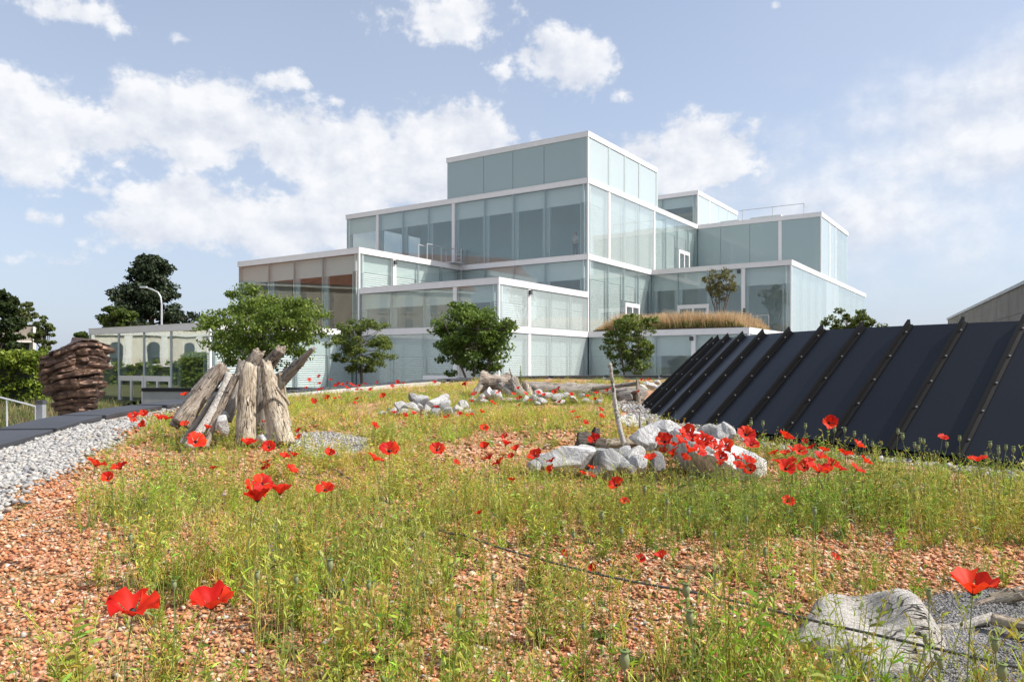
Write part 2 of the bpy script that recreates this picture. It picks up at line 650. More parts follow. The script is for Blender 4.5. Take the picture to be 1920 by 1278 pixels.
def m_poppy():
    m, k = mat('poppy_petal')
    v = ocoord(k, 'Object')
    oi = k.new('ShaderNodeObjectInfo')
    n = k.noise(ocoord(k, 'Object', (1, 1, .3)), 38, 3, .6)
    c = k.mix(oi.outputs['Random'], (.56, .012, .010), (.80, .055, .013))
    c = k.mix(k.smooth(n, .35, .75), c, k.mix(.35, c, (.33, .003, .006)))
    p = k.new('ShaderNodeBsdfPrincipled')
    k.put(p.inputs['Base Color'], c)
    p.inputs['Roughness'].default_value = .55
    p.inputs['Specular IOR Level'].default_value = .2
    t = k.new('ShaderNodeBsdfTranslucent')
    k.put(t.inputs[0], c)
    mx = k.new('ShaderNodeMixShader')
    mx.inputs[0].default_value = .42
    k.l.new(p.outputs[0], mx.inputs[1])
    k.l.new(t.outputs[0], mx.inputs[2])
    k.l.new(mx.outputs[0], k.out.inputs[0])


m_grass()
m_redground()
m_greygravel('grey_gravel', (.22, .22, .215), (.52, .50, .47), 60)
m_greygravel('shadow_gravel', (.10, .10, .105), (.30, .29, .28), 110)  # grey gravel with the shadow lying on it put into the colour
m_greygravel('pale_gravel', (.38, .37, .35), (.70, .68, .65), 34)
m_wood('driftwood', (.13, .105, .085), (.34, .28, .225), (.55, .485, .41), .8, (11, 11, 1.6), .7)
m_wood('driftwood_pale', (.17, .13, .095), (.44, .365, .275), (.66, .59, .475), .9, (9, 9, 3.0), .8)
m_wood('driftwood_grey', (.13, .115, .10), (.27, .24, .21), (.41, .375, .335))
m_wood('driftwood_dark', (.05, .042, .036), (.10, .085, .072), (.19, .165, .14), .8)
m_wood('driftwood_white', (.40, .37, .33), (.63, .59, .535), (.76, .725, .67), .9, (9, 46, 30), .35, (3.0, 40, 24))
m_rock('limestone', (.47, .465, .455), (.76, .75, .735), (.16, .16, .16))
m_rock('limestone_dark', (.20, .205, .21), (.40, .40, .40), (.55, .55, .54))
m_panel()
m_bronze()
m_poppy()
simple('rib_black', (.010, .0095, .0095), .5, 0, .3, .2)
simple('stem_green', (.14, .19, .055), .6, 0, .3, .2, 20)
simple('capsule_green', (.20, .23, .11), .6, 0, .3, .2, 20)
simple('bolt', (.5, .5, .5), .35, .6)
M = MATS

# ------------------------------------------------------------------ terrain of the roof garden


def gz0(y):
    return -1.256 + .053 * y


def gz(x, y):
    x = np.asarray(x, float)
    y = np.asarray(y, float)
    P = np.stack([x * .9, y * .9, np.zeros_like(x + y)], -1)
    return -1.256 + .053 * np.minimum(y, 18) + .05 * (vnoise(P, 3) - .5) + .018 * (vnoise(P * 3.1, 5) - .5)


def G(px, py, h=0.0):
    """point of the garden surface (plus height h) seen at a photo position"""
    kk = (py - HOR) / F_PX
    Y = (1.256 - h) / (kk + .053)
    X = (px - CXP) / F_PX * Y
    return Vector((X, Y, float(gz(X, Y)) + h))


def at(px, py, Y):
    return Vector(((px - CXP) / F_PX * Y, Y, (HOR - py) / F_PX * Y))


ZG = -2.8       # plaza level round the building
# lower ground, one sheet to the horizon
gs = np.array([(-1500, -600, ZG), (1500, -600, ZG), (1500, 2400, ZG), (-1500, 2400, ZG)])
o = link('ground', np_mesh('ground', gs, np.array([[0, 1, 2, 3]])), M['lawn'])
tag(o, kind='structure')
o = MB().poly([(-19, 16, ZG + .012), (40, 16, ZG + .012), (40, 75, ZG + .012), (-19, 75, ZG + .012)]).build('plaza', M['plaza'])
tag(o, kind='structure')

# garden bed
KERB = [(-4.2, -3.0), (-4.55, 0.0), (-4.8, 3.0), (-4.98, 5.5), (-5.08, 7.5), (-5.2, 8.5), (-5.34, 9.6), (-5.30, 10.5), (-5.0, 11.6), (-4.5, 12.6), (-3.75, 13.6), (-2.8, 14.9), (-1.75, 16.1), (-0.5, 17.1), (1.0, 17.6), (3.0, 17.8), (6.0, 17.6), (9.0, 17.2), (12.0, 16.4)]


def resample(pl, step):
    pl = np.array(pl, float)
    # catmull-rom
    out = []
    for i in range(len(pl) - 1):
        p0, p1, p2, p3 = pl[max(i - 1, 0)], pl[i], pl[i + 1], pl[min(i + 2, len(pl) - 1)]
        for t in np.linspace(0, 1, 24, endpoint=False):
            out.append(.5 * (2 * p1 + (p2 - p0) * t + (2 * p0 - 5 * p1 + 4 * p2 - p3) * t * t + (3 * p1 - p0 - 3 * p2 + p3) * t ** 3))
    out.append(pl[-1])
    out = np.array(out)
    d = np.concatenate([[0], np.cumsum(np.linalg.norm(np.diff(out, axis=0), axis=1))])
    n = int(d[-1] / step)
    s = np.linspace(0, d[-1], n + 1)
    return np.stack([np.interp(s, d, out[:, i]) for i in range(out.shape[1])], -1)


kerb = resample(KERB, .1)


def inside(x, y):
    """inside the kerb line (to its right / in front)"""
    x = np.asarray(x, float)
    y = np.asarray(y, float)
    j = len(kerb)
    xl = np.interp(y, kerb[:, 1][:np.argmax(kerb[:, 1])], kerb[:, 0][:np.argmax(kerb[:, 1])])
    return (x > xl) & (y < 17.5)


def kerb_dist(x, y):
    P = np.stack([np.ravel(x), np.ravel(y)], -1)
    d = np.full(len(P), 1e9)
    for q in kerb[::3]:
        d = np.minimum(d, np.hypot(P[:, 0] - q[0], P[:, 1] - q[1]))
    return d.reshape(np.shape(x))


def garden_sheet():
    rows, V = [], []
    ys = np.concatenate([np.arange(-3, 9, .12), np.arange(9, 17.75, .2)])
    nx = 120
    imax = np.argmax(kerb[:, 1])
    for y in ys:
        xl = np.interp(y, kerb[:imax, 1], kerb[:imax, 0]) - .02
        xs = xl + (11.5 - xl) * np.linspace(0, 1, nx) ** 1.0
        V.append(np.stack([xs, np.full(nx, y), gz(xs, np.full(nx, y))], -1))
    V = np.concatenate(V)
    i = np.arange(len(ys) - 1)[:, None] * nx
    j = np.arange(nx - 1)[None]
    Fq = np.stack([i + j, i + j + 1, i + nx + j + 1, i + nx + j], -1).reshape(-1, 4)
    o = link('garden_ground', np_mesh('garden_ground', V, Fq, smooth=True), M['brick_soil'])
    tag(o, kind='structure')


garden_sheet()


def strip(off0, off1, zf, i0, i1, thick0, thick1):
    pass


def offset_pl(pl, d):
    t = np.gradient(pl, axis=0)
    t /= np.linalg.norm(t, axis=1)[:, None]
    n = np.stack([-t[:, 1], t[:, 0]], -1)   # to the left of travel = outward
    return pl + n * d


def garden_wall():
    root = empty('garden_wall', (-5.1, 7.5, ZG))
    tag(root, 'low curved wall with dark grey coping slabs edging the roof garden', 'wall')
    inv = Matrix.Translation((5.1, -7.5, -ZG))
    pl = kerb
    wid = np.interp(pl[:, 1], [-3, 9, 11.5, 13, 18], [.62, .60, .52, .45, .45])
    zc = -1.256 + .053 * np.minimum(pl[:, 1], 18) + .085
    inn = offset_pl(pl, -.015)
    t = np.gradient(pl, axis=0)
    t /= np.linalg.norm(t, axis=1)[:, None]
    n = np.stack([-t[:, 1], t[:, 0]], -1)
    outp = pl + n * wid[:, None]

    def seg(name, i0, i1, a, b, z0, z1, m):
        idx = list(range(i0, i1 + 1, 3))
        if idx[-1] != i1: idx.append(i1)
        V, Fc = [], []
        for i in idx:
            V += [(*a[i], z0[i]), (*b[i], z0[i]), (*b[i], z1[i]), (*a[i], z1[i])]
        for q in range(len(idx) - 1):
            c = q * 4
            for r in range(4):
                Fc.append((c + r, c + (r + 1) % 4, c + 4 + (r + 1) % 4, c + 4 + r))
        e = (len(idx) - 1) * 4
        Fc += [(3, 2, 1, 0), (e, e + 1, e + 2, e + 3)]
        me = bpy.data.meshes.new(name)
        me.from_pydata([tuple(inv @ Vector(p)) for p in V], [], Fc)
        me.update()
        o = link(name, me, m, root)
        bv = o.modifiers.new('b', 'BEVEL')
        bv.width = .006
        bv.segments = 1
        return o
    one = np.ones(len(pl))
    L = 12
    for i in range(0, len(pl) - L - 1, L + 1):
        jit = random.uniform(-.004, .004)
        seg('coping_stone', i, min(i + L, len(pl) - 1) + 0, offset_pl(pl, -.03 + 0), outp, zc - .055 + jit, zc + jit, M['coping'])
        # joint is left open: stones are 1.2 m and the gap a centimetre wide
    L2 = 7
    for i in range(0, len(pl) - L2 - 1, L2):
        e = min(i + L2, len(pl) - 1)
        a = offset_pl(pl, -.01)
        b = pl + n * .25
        seg('wall_block', i, e, a + t * .0, b, zc - .45, zc - .0555, M['wall_concrete'])
    seg('outer_wall', 0, len(pl) - 1, pl + n * (wid[:, None] - .12), pl + n * (wid[:, None] - .03), one * ZG, zc - .0575, M['wall_concrete'])
    return root


garden_wall()
# pale ledge in front of the far kerb
le = [(-3.95, 12.9), (-3.3, 13.85), (-2.45, 15.0), (-1.5, 16.0)]
lp = resample(le, .15)
mb = MB()
lo_ = offset_pl(lp, .22)
for i in range(len(lp) - 1):
    a, b, c, d = lp[i], lp[i + 1], lo_[i + 1], lo_[i]
    z = [gz0(p[1]) for p in (a, b, c, d)]
    mb.quadbox([(a[0], a[1], z[0] - .1), (b[0], b[1], z[1] - .1), (c[0], c[1], z[2] - .1), (d[0], d[1], z[3] - .1), (a[0], a[1], z[0] + .06), (b[0], b[1], z[1] + .06), (c[0], c[1], z[2] + .06), (d[0], d[1], z[3] + .06)])
o = mb.build('stone_ledge', M['ledge_concrete'])
tag(o, 'narrow pale concrete ledge at the far edge of the meadow', 'ledge')

# small parapet of the ramp beyond the kerb
rp = empty('ramp_parapet', at(316, 757, 16.5))
tag(rp, 'grey ramp parapet with black cap behind the log tepee', 'parapet')
MB().box(-.56, 3.4, 0, .22, -2.0, .272).build('parapet_wall', M['wall_concrete'], rp)
MB().box(-.58, 3.42, -.02, .24, .274, .35).build('parapet_cap', M['rib_black'], rp)

# ------------------------------------------------------------------ the glass building
C0 = Vector((4.807, 48.0))
RZ = math.atan2(.8303407, .5572561)        # local X = along right faces (v), local Y = along left faces (u)
bld = empty('glass_building', (C0.x, C0.y, ZG), RZ)
tag(bld, 'stepped modern office block of stacked glass volumes with white roof edges', 'building')
Z1, ZE, Z2, Z3, Z4 = 2.12 - ZG, 4.62 - ZG, 7.05 - ZG, 11.87 - ZG, 14.81 - ZG
BAND = .34


class Vol:
    def __init__(s, name, v0, v1, u0, u1, z0, z1, core='interior', depth=5.0, see=False):
        s.v0, s.v1, s.u0, s.u1, s.z0, s.z1 = v0, v1, u0, u1, z0, z1
        mb = MB()
        mb.box(v0 + .06, v1 - .06, u0 + .06, u1 - .06, z1 - .30, z1 - .045)     # roof slab
        s.o = mb.build(name, M['roof_gravel'], bld)
        # floor, ceiling, core
        MB().box(v0 + .5, v1 - .1, u0 + .5, u1 - .1, z0 + .0, z0 + .08).build('floor_slab', M['interior_floor'], s.o)
        MB().box(v0 + .5, v1 - .1, u0 + .5, u1 - .1, z1 - .62, z1 - .5).build('ceiling_slab', M['ceiling'], s.o)
        if depth < v1 - v0 - .3:
            MB().box(v0 + depth, v1 - .12, u0 + 1.0, u1 - (4.0 if see else .12), z0 + .08, z1 - .62).build('core_wall', M[core], s.o)
        # plain rear faces
        MB().box(v1 - .08, v1, u0 + .1, u1, z0, z1 - BAND).build('rear_panel', M['spandrel'], s.o)
        MB().box(v0 + .1, v1 - .1, u1 - .05, u1, z0, z1 - BAND).build('rear_glass', M['glass_frit'] if see else M['spandrel'], s.o)
        # roof edge: four white profiles with a thin cap line
        p = .05
        for (a, b, c, d) in ((v0 - p, v1 + p, u0 - p, u0 + .055), (v0 - p, v1 + p, u1 - .055, u1 + p), (v0 - p, v0 + .055, u0 + .056, u1 - .056), (v1 - .055, v1 + p, u0 + .056, u1 - .056)):
            MB().box(a, b, c, d, z1 - BAND, z1 - .035).build('roof_edge', M['white_metal'], s.o)
            MB().box(a - .012 if a < v0 or True else a, b + .012, c - .012, d + .012, z1 - .033, z1 + .012).build('roof_cap', M['white_metal'], s.o)
        MB().box(v0 - .03, v0 + .07, u0 - .03, u0 + .07, z0, z1 - BAND - .002).build('corner_post', M['white_metal'], s.o)

    def fb(s, face, s0, s1, d0, d1, z0, z1, mb=None):
        mb = mb or MB()
        if face == 'L':
            mb.box(s.v0 + d0, s.v0 + d1, s.u0 + s0, s.u0 + s1, z0, z1)
        else:
            mb.box(s.v0 + s0, s.v0 + s1, s.u0 + d0, s.u0 + d1, z0, z1)
        return mb

    def P(s, face, a, d, z):
        return (s.v0 + d, s.u0 + a, z) if face == 'L' else (s.v0 + a, s.u0 + d, z)

    def face(s, face, joints, kinds, glass='glass_clear', sp=1.12, posts=(), zb=None, strip=False, fwin=.28, cam=(), dense='glass_frit_shade', out=False):
        """joints along the face from the near corner; kinds per bay: F full printed, W window, B blind, D blind above a door, O door below window"""
        z0 = s.z0 if zb is None else zb
        zt = s.z1 - BAND - .01
        for i, kd in enumerate(kinds):
            a, b = joints[i], joints[i + 1]
            a1, b1 = a + (.09 if i == 0 else .018), b - .018
            if i in posts or (i - 1 in posts): pass
            glass_i = glass[i] if isinstance(glass, list) else glass
            g = dense if (kd == 'F') else glass_i
            s.fb(face, a1, b1, 0, .022, z0 + .02, zt).build('glass_pane', M[g], s.o)
            # joint strip behind the gap
            if i < len(kinds) - 1 or True:
                w = .16 if strip else .035
                mname = 'white_metal' if i + 1 in posts else 'mullion'
                if i + 1 in posts: w = .13
                if out: w = .08
                s.fb(face, b - w / 1.0, b + w, .05 if not (i + 1 in posts or strip or out) else -.02, .2, z0, zt).build('mullion', M[mname], s.o)
            if kd == 'F':
                s.fb(face, a + .02, b - .02, .40, .45, z0, zt).build('backing_panel', M['spandrel'], s.o)
                continue
            zs = s.z1 - BAND - sp
            s.fb(face, a + .01, b - .01, .30, .38, zs, zt).build('spandrel_panel', M['spandrel'], s.o)
            if kd in ('W', 'O', 'X'):
                # window reveal frame
                fm = MB()
                s.fb(face, a + .01, a + fwin, .30, .42, z0, zs - .002, fm)
                s.fb(face, b - fwin, b - .01, .30, .42, z0, zs - .002, fm)
                fm.build('window_frame', M['mullion'], s.o)
            if kd in ('B', 'D'):
                lo = z0 + (2.35 if kd == 'D' else 0.05)
                n = int((zs - lo) / .125)
                mb = MB()
                for q in range(n):
                    z = zs - .125 * (q + 1)
                    mb.poly([s.P(face, a + .06, .30, z), s.P(face, b - .06, .30, z), s.P(face, b - .06, .345, z + .092), s.P(face, a + .06, .345, z + .092)])
                mb.build('blind', M['blind_white'], s.o)
                s.fb(face, a + .01, b - .01, .50, .56, z0, zs).build('backing_panel', M['blind_back'], s.o)
            if kd in ('D', 'O'):
                # white framed glass double door standing in the facade
                fr = MB()
                h = 2.25
                s.fb(face, a + .03, a + .20, -.03, .30, z0, z0 + h, fr)
                s.fb(face, b - .20, b - .03, -.03, .30, z0, z0 + h, fr)
                s.fb(face, a + .201, b - .201, -.03, .30, z0 + h - .28, z0 + h, fr)
                m_ = (a + b) / 2
                s.fb(face, m_ - .07, m_ + .07, -.03, .30, z0, z0 + h - .281, fr)
                fr.build('door_frame', M['white_metal'], s.o)
                for (x0, x1) in ((a + .202, m_ - .072), (m_ + .072, b - .202)):
                    s.fb(face, x0, x1, .10, .13, z0 + .05, z0 + h - .282).build('door_leaf', M['door_dark'], s.o)
        for c in cam:
            s.fb(face, c - .10, c + .10, -.14, -.025, zt - .32, zt - .08).build('floodlight', M['dark_grey'], s.o)


J4 = [0, 3.1, 5.5, 7.9, 11.0]
JU = [0, 3.25, 5.72, 8.15, 11.37]
A = Vol('top_storey', 0, 10.91, 0, 11.37, Z3, Z4, see=False)
A.face('L', JU, 'FFFF')
A.face('R', [0, 2.985, 5.407, 7.79, 10.91], 'FFFF', strip=True, dense='glass_frit_sun')
B = Vol('third_storey', 0, 21.0, 0, 21.54, Z2, Z3, see=True, depth=4.2)
B.face('L', [0, 3.25, 5.72, 8.15, 10.82, 13.2, 15.7, 18.2, 21.54], 'WWWWWWWW', posts=(4, 7), sp=1.15)
B.face('R', [0, 2.985, 5.4, 7.8, 10.46, 12.9, 15.3, 17.7, 19.56], 'BBBBBBDB', posts=(1, 4), glass=['glass_frit'] * 4 + ['glass_clear'] * 4, sp=1.15)
C2 = Vol('second_storey', 0, 21.0, 0, 12.0, Z1, Z2)
C2.face('L', JU, 'WWWW', sp=1.2)
C2.face('R', [0, 2.985, 5.4, 7.8, 9.92], 'BBDB', sp=1.15)
D = Vol('left_storey', -9.96, 1.3, 10.12, 21.56, Z1, Z2, core='interior_warm', depth=4.5)
D.face('L', [0, 3.25, 5.9, 8.4, 11.44], 'WWWW', sp=1.15, glass='glass_deep')
D.face('R', [0, 3.1, 5.5, 7.9, 9.9], 'BBBB', sp=1.05, posts=(1,), cam=(3.1,))
Ev = Vol('half_storey', -9.88, -.02, 0, 10.10, Z1, ZE, depth=4.0)
Ev.face('L', [0, 2.9, 5.2, 7.7, 10.1], 'XXXX', glass='glass_half', sp=.9, posts=(1,))
Ev.face('R', [0, 3.0, 5.4, 7.8, 9.84], 'BBBB', sp=.9, glass='glass_frit', posts=(1,), cam=(3.0,))
Eg = Vol('ground_storey', -9.88, 21.0, 0, 10.40, 0, Z1, depth=4.0)
Eg.face('L', [0, 2.9, 5.2, 7.7, 10.4], 'BDBB', sp=1.3, glass='glass_frit', posts=(1,))
Eg.face('R', [0, 3.0, 5.4, 7.8, 9.86], 'BBBB', sp=1.25, glass='glass_frit', posts=(1,))
Fv = Vol('left_wing', -19.78, -5.0, 10.43, 21.79, 0, Z1, depth=6)
Fv.face('L', [0, 3.3, 5.8, 8.3, 11.36], 'WOOW', sp=1.35, glass='glass_lobby', posts=(), out=True)
Fv.face('R', [0, 3.1, 5.5, 7.9, 9.88], 'BBBB', sp=1.2)
Gv = Vol('right_storey', 19.57, 30.37, -9.894, 1.5, Z2, Z3, depth=9)
Gv.face('L', [0, 3.1, 5.5, 7.9, 9.87], 'FFFF', posts=(1,))
Gv.face('R', [0, 3.1, 5.5, 7.9, 10.8], 'FFBB', glass='glass_frit', posts=(1, 2), dense='glass_frit_sun')
Hv = Vol('right_second_storey', 9.92, 39.0, -10.0, 1.5, Z1, Z2, depth=4)
Hv.face('L', [0, 3.2, 5.6, 8.0, 9.97], 'WWOW', sp=1.2, posts=(1,), cam=(3.5,))
Hv.face('R', [0, 3.1, 5.5, 7.9, 10.9, 13.5, 16.0, 19.0, 22, 25, 29.1], 'BBBBFFBBBB', sp=1.2, glass='glass_frit', dense='glass_frit_sun')
Tv = Vol('terrace_storey', 0, 21.0, -10.12, -.02, 0, Z1, depth=5)
Tv.face('L', [0, 3.2, 5.6, 8.0, 10.05], 'WWWB', sp=1.2, posts=(1,), cam=(3.3,))
Tv.face('R', [0, 3.1, 5.5, 7.9, 11.0, 14.0, 17.0, 21.0], 'BBBBBBB', sp=1.2)
Sv = Vol('rear_top_storey', 19.6, 30.4, 0, 11.0, Z3, Z4, depth=4)
Sv.face('L', JU[:4] + [11.0], 'WWWW', sp=.9)
Sv.face('R', [0, 3.0, 5.4, 7.8, 10.8], 'FFFF', posts=(1,), dense='glass_frit_sun')

# ladder, platform and guard rail on the roof step
lad = MB()
ux = 10.05


def bl(v, u, z):
    return (v, u, z)


for du in (-.22, .22):
    lad.box(-.38, -.33, ux + du - .025, ux + du + .025, ZE - .1, Z2 + 1.15)
for q in range(12):
    lad.box(-.37, -.34, ux - .20, ux + .20, ZE + .2 + q * .27, ZE + .23 + q * .27)
lad.build('ladder', M['galvanised'], bld)
pl_ = MB()
pl_.box(-1.5, -.30, ux - .45, ux + .9, Z2 + .03, Z2 + .10)
pl_.box(-3.4, -1.5, ux + .30, ux + .9, Z2 + .03, Z2 + .07)
pl_.build('roof_platform', M['galvanised'], bld)
rl = MB()
for (va, vb, uu) in ((-3.4, -.4, ux + .32), (-3.4, -.4, ux + 1.1)):
    rl.box(va, vb, uu - .02, uu + .02, Z2 + 1.10, Z2 + 1.15)
    for q in np.linspace(va, vb, 3):
        rl.box(q - .02, q + .02, uu - .02, uu + .02, Z2 + .02, Z2 + 1.10)
rl.build('guard_rail', M['galvanised'], bld)
# roof details
rr = MB()
for q in np.linspace(1.5, 6.4, 3):
    rr.box(20.6, 20.64, -9.9 + q, -9.86 + q, Z3, Z3 + 1.0)
rr.box(20.6, 20.64, -8.4, -3.2, Z3 + 1.0, Z3 + 1.05)
rr.box(20.6, 21.6, -8.42, -8.37, Z3 + .85, Z3 + .9)
rr.build('roof_rail', M['galvanised'], bld)
MB().box(21, 23, -6.5, -4.0, Z3 + .015, Z3 + .42).box(20.6, 23, -3.2, -1.6, Z3 + .015, Z3 + .30).box(3, 5, 12.4, 15.2, Z3 + .015, Z3 + .42).build('roof_vent', M['ceiling'], bld)
# terrace railing behind the grasses
tr = MB()
tr.box(6.0, 6.03, -9.6, -.3, Z1 + 1.02, Z1 + 1.06)
for q in np.arange(-9.6, -.2, 1.3):
    tr.box(6.0, 6.03, q, q + .03, Z1, Z1 + 1.02)
tr.build('terrace_railing', M['galvanised'], bld)


def BW(v, u, z):
    """building local -> world"""
    c, s_ = math.cos(RZ), math.sin(RZ)
    return Vector((C0.x + c * v - s_ * u, C0.y + s_ * v + c * u, ZG + z))


# ------------------------------------------------------------------ person behind the third storey window
def person():
    base = BW(1.5, 1.75, Z2 + .08)
    root = empty('person', base, RZ)
    tag(root, 'person with long dark hair, pale top and dark trousers standing behind the upper window', 'person')
    def skin(name, pts, edges, rad, m, sub=2):
        me = bpy.data.meshes.new(name)
        me.from_pydata(pts, edges, [])
        o = link(name, me, m, root)
        md = o.modifiers.new('s', 'SKIN')
        for i, r in enumerate(rad):
            me.skin_vertices[0].data[i].radius = r if isinstance(r, tuple) else (r, r)
        me.skin_vertices[0].data[0].use_root = True
        md.use_smooth_shade = True
        ss = o.modifiers.new('ss', 'SUBSURF')
        ss.levels = ss.render_levels = sub
        return o
    # local x = into room; faces -x (towards glass), turned slightly to one side
    pts = [(0, 0, .95), (0, 0, 1.12), (0, 0, 1.36), (0, 0, 1.46), (-.01, 0, 1.55), (-.015, 0, 1.64),
           (0, .16, 1.38), (-.03, .24, 1.10), (-.20, .12, 1.12), (-.24, .02, 1.30),
           (0, -.16, 1.38), (-.02, -.23, 1.10), (-.17, -.10, 1.05), (-.20, .04, 1.06),
           (0, .09, .90), (-.01, .10, .50), (.02, .10, .09), (-.10, .10, .05),
           (0, -.09, .90), (-.02, -.10, .50), (.02, -.09, .09), (-.10, -.09, .05)]
    ed = [(0, 1), (1, 2), (2, 3), (3, 4), (4, 5), (2, 6), (6, 7), (7, 8), (8, 9), (2, 10), (10, 11), (11, 12), (12, 13), (0, 14), (14, 15), (15, 16), (16, 17), (0, 18), (18, 19), (19, 20), (20, 21)]
    rad = [(.13, .10), (.12, .09), (.15, .09), .055, .085, .075, .055, .042, .034, .03, .055, .042, .034, .03, .085, .06, .042, .035, .085, .06, .042, .035]
    o = skin('body', pts, ed, rad, M['skin'])
    skin('blouse', [(0, 0, .98), (0, 0, 1.15), (0, 0, 1.37), (0, .17, 1.38), (-.03, .245, 1.10), (0, -.17, 1.38), (-.02, -.235, 1.10)], [(0, 1), (1, 2), (2, 3), (3, 4), (2, 5), (5, 6)], [(.145, .115), (.135, .105), (.165, .105), .068, .055, .068, .055], M['cloth_pale'])
    skin('trousers', [(0, 0, .98), (0, .095, .88), (-.01, .105, .50), (.02, .105, .10), (0, -.095, .88), (-.02, -.105, .50), (.02, -.095, .10)], [(0, 1), (1, 2), (2, 3), (0, 4), (4, 5), (5, 6)], [(.14, .115), .10, .078, .075, .10, .078, .075], M['cloth_dark'])
    skin('hair', [(.02, 0, 1.66), (.05, 0, 1.58), (.07, 0, 1.42), (.08, 0, 1.28)], [(0, 1), (1, 2), (2, 3)], [.085, (.095, .10), (.05, .10), (.03, .06)], M['hair_dark'])


person()

# ------------------------------------------------------------------ dark standing-seam roof light
Xb, Yb, Rb, Xt, Yt, Rt = 7.7551, 11.1156, 5.8001, 7.8792, 11.0341, 4.8125
CA, CDA, CB, CDB = 3.021, .0977, 2.9855, .1058
YB = [768, 774, 780, 785, 793, 797, 804, 812, 828, 841, 857]
zbfit = []
for i in range(11):
    a = CA + CDA * i
    Y = Yb + Rb * math.sin(a)
    zbfit.append((HOR - YB[i]) / F_PX * Y)
zp = np.polyfit(np.arange(11), zbfit, 2)


def cone_pt(i, t, off=0.0):
    a, b = CA + CDA * i, CB + CDB * i
    zb = float(np.polyval(zp, min(max(i, -1), 11)))
    p0 = Vector((Xb + Rb * math.cos(a), Yb + Rb * math.sin(a), zb))
    p1 = Vector((Xt + Rt * math.cos(b), Yt + Rt * math.sin(b), .3888 + .0039 * i))
    return p0.lerp(p1, t)


def dark_roof():
    root = empty('dark_roof_light', (Xb, Yb, -.9))
    tag(root, 'black conical metal roof light with raised seams beside the pebbles', 'roof light')
    off = Vector((Xb, Yb, -.9))
    lo_i, hi_i = -4, 20
    for i in range(lo_i, hi_i):
        pn = [cone_pt(i, 0) - off, cone_pt(i + 1, 0) - off, cone_pt(i + 1, 1) - off, cone_pt(i, 1) - off]
        n = (pn[1] - pn[0]).cross(pn[3] - pn[0]).normalized()
        mb = MB()
        q = [p - n * .03 for p in pn] + pn
        mb.quadbox(q)
        mb.build('roof_panel', M['navy_panel'], root)
    for i in range(lo_i, hi_i + 1):
        a, b = cone_pt(i, -.015) - off, cone_pt(i, 1.0) - off
        d = (b - a).normalized()
        c1, c2 = cone_pt(i - .5, .5), cone_pt(i + .5, .5)
        side = (c2 - c1).normalized()
        n = side.cross(d).normalized()
        H_, w = .062, .014
        b2 = b + d * .01
        tip = b + d * .035
        mb = MB()
        # web
        mb.quadbox([a - side * w + n * .002, a + side * w + n * .002, b2 + side * w + n * .002, b2 - side * w + n * .002, a - side * w + n * H_, a + side * w + n * H_, tip + side * w + n * (H_ * .92), tip - side * w + n * (H_ * .92)])
        # folded foot on the right
        mb.quadbox([a + side * (w + .001) + n * .002, a + side * .045 + n * .002, b + side * .045 + n * .002, b + side * (w + .001) + n * .002, a + side * (w + .001) + n * .022, a + side * .045 + n * .014, b + side * .045 + n * .014, b + side * (w + .001) + n * .022])
        rib = mb.build('seam_rib', M['rib_black'], root)
        bo = MB()
        for t in (.12, .32, .52, .72, .93):
            p = a.lerp(b, t) + side * .032 + n * .02
            bo.quadbox([p + side * x * .007 + d * y * .007 + n * z for z in (-.004, .007) for (x, y) in ((-1, -1), (1, -1), (1, 1), (-1, 1))])
        bo.build('bolts', M['bolt'], rib)
    # top deck and dark plinth
    top = MB()
    ring = [cone_pt(i, 1) - off - Vector((0, 0, .03)) for i in np.linspace(lo_i, hi_i, 50)]
    top.poly(ring)
    top.build('top_deck', M['rib_black'], root)
    pw = MB()
    idx = np.linspace(lo_i, hi_i, 50)
    cen = Vector((Xb, Yb, 0))
    for i in range(49):
        p, q = cone_pt(idx[i], 0), cone_pt(idx[i + 1], 0)
        pi_, qi = p.lerp(Vector((Xb, Yb, p.z)), .05), q.lerp(Vector((Xb, Yb, q.z)), .05)
        pw.poly([pi_ - off + Vector((0, 0, -.6)), qi - off + Vector((0, 0, -.6)), qi - off + Vector((0, 0, .04)), pi_ - off + Vector((0, 0, .04))])
    pw.build('plinth', M['rib_black'], root)
    gt = MB()
    for i in range(49):
        p, q = cone_pt(idx[i], -.02) - off, cone_pt(idx[i + 1], -.02) - off
        gt.quadbox([p + Vector((0, 0, z)) for z in ()] or [p - Vector((0, 0, .05)), q - Vector((0, 0, .05)), q - Vector((0, 0, .05)) + (cen - cone_pt(idx[i + 1], 0)).normalized() * .05, p - Vector((0, 0, .05)) + (cen - cone_pt(idx[i], 0)).normalized() * .05,
                    p, q, q + (cen - cone_pt(idx[i + 1], 0)).normalized() * .05, p + (cen - cone_pt(idx[i], 0)).normalized() * .05])
    gt.build('drip_edge', M['rib_black'], root)


dark_roof()


def cone_base_dist(x, y):
    """distance outside the foot of the dark roof"""
    return np.hypot(np.asarray(x) - Xb, np.asarray(y) - Yb) - Rb


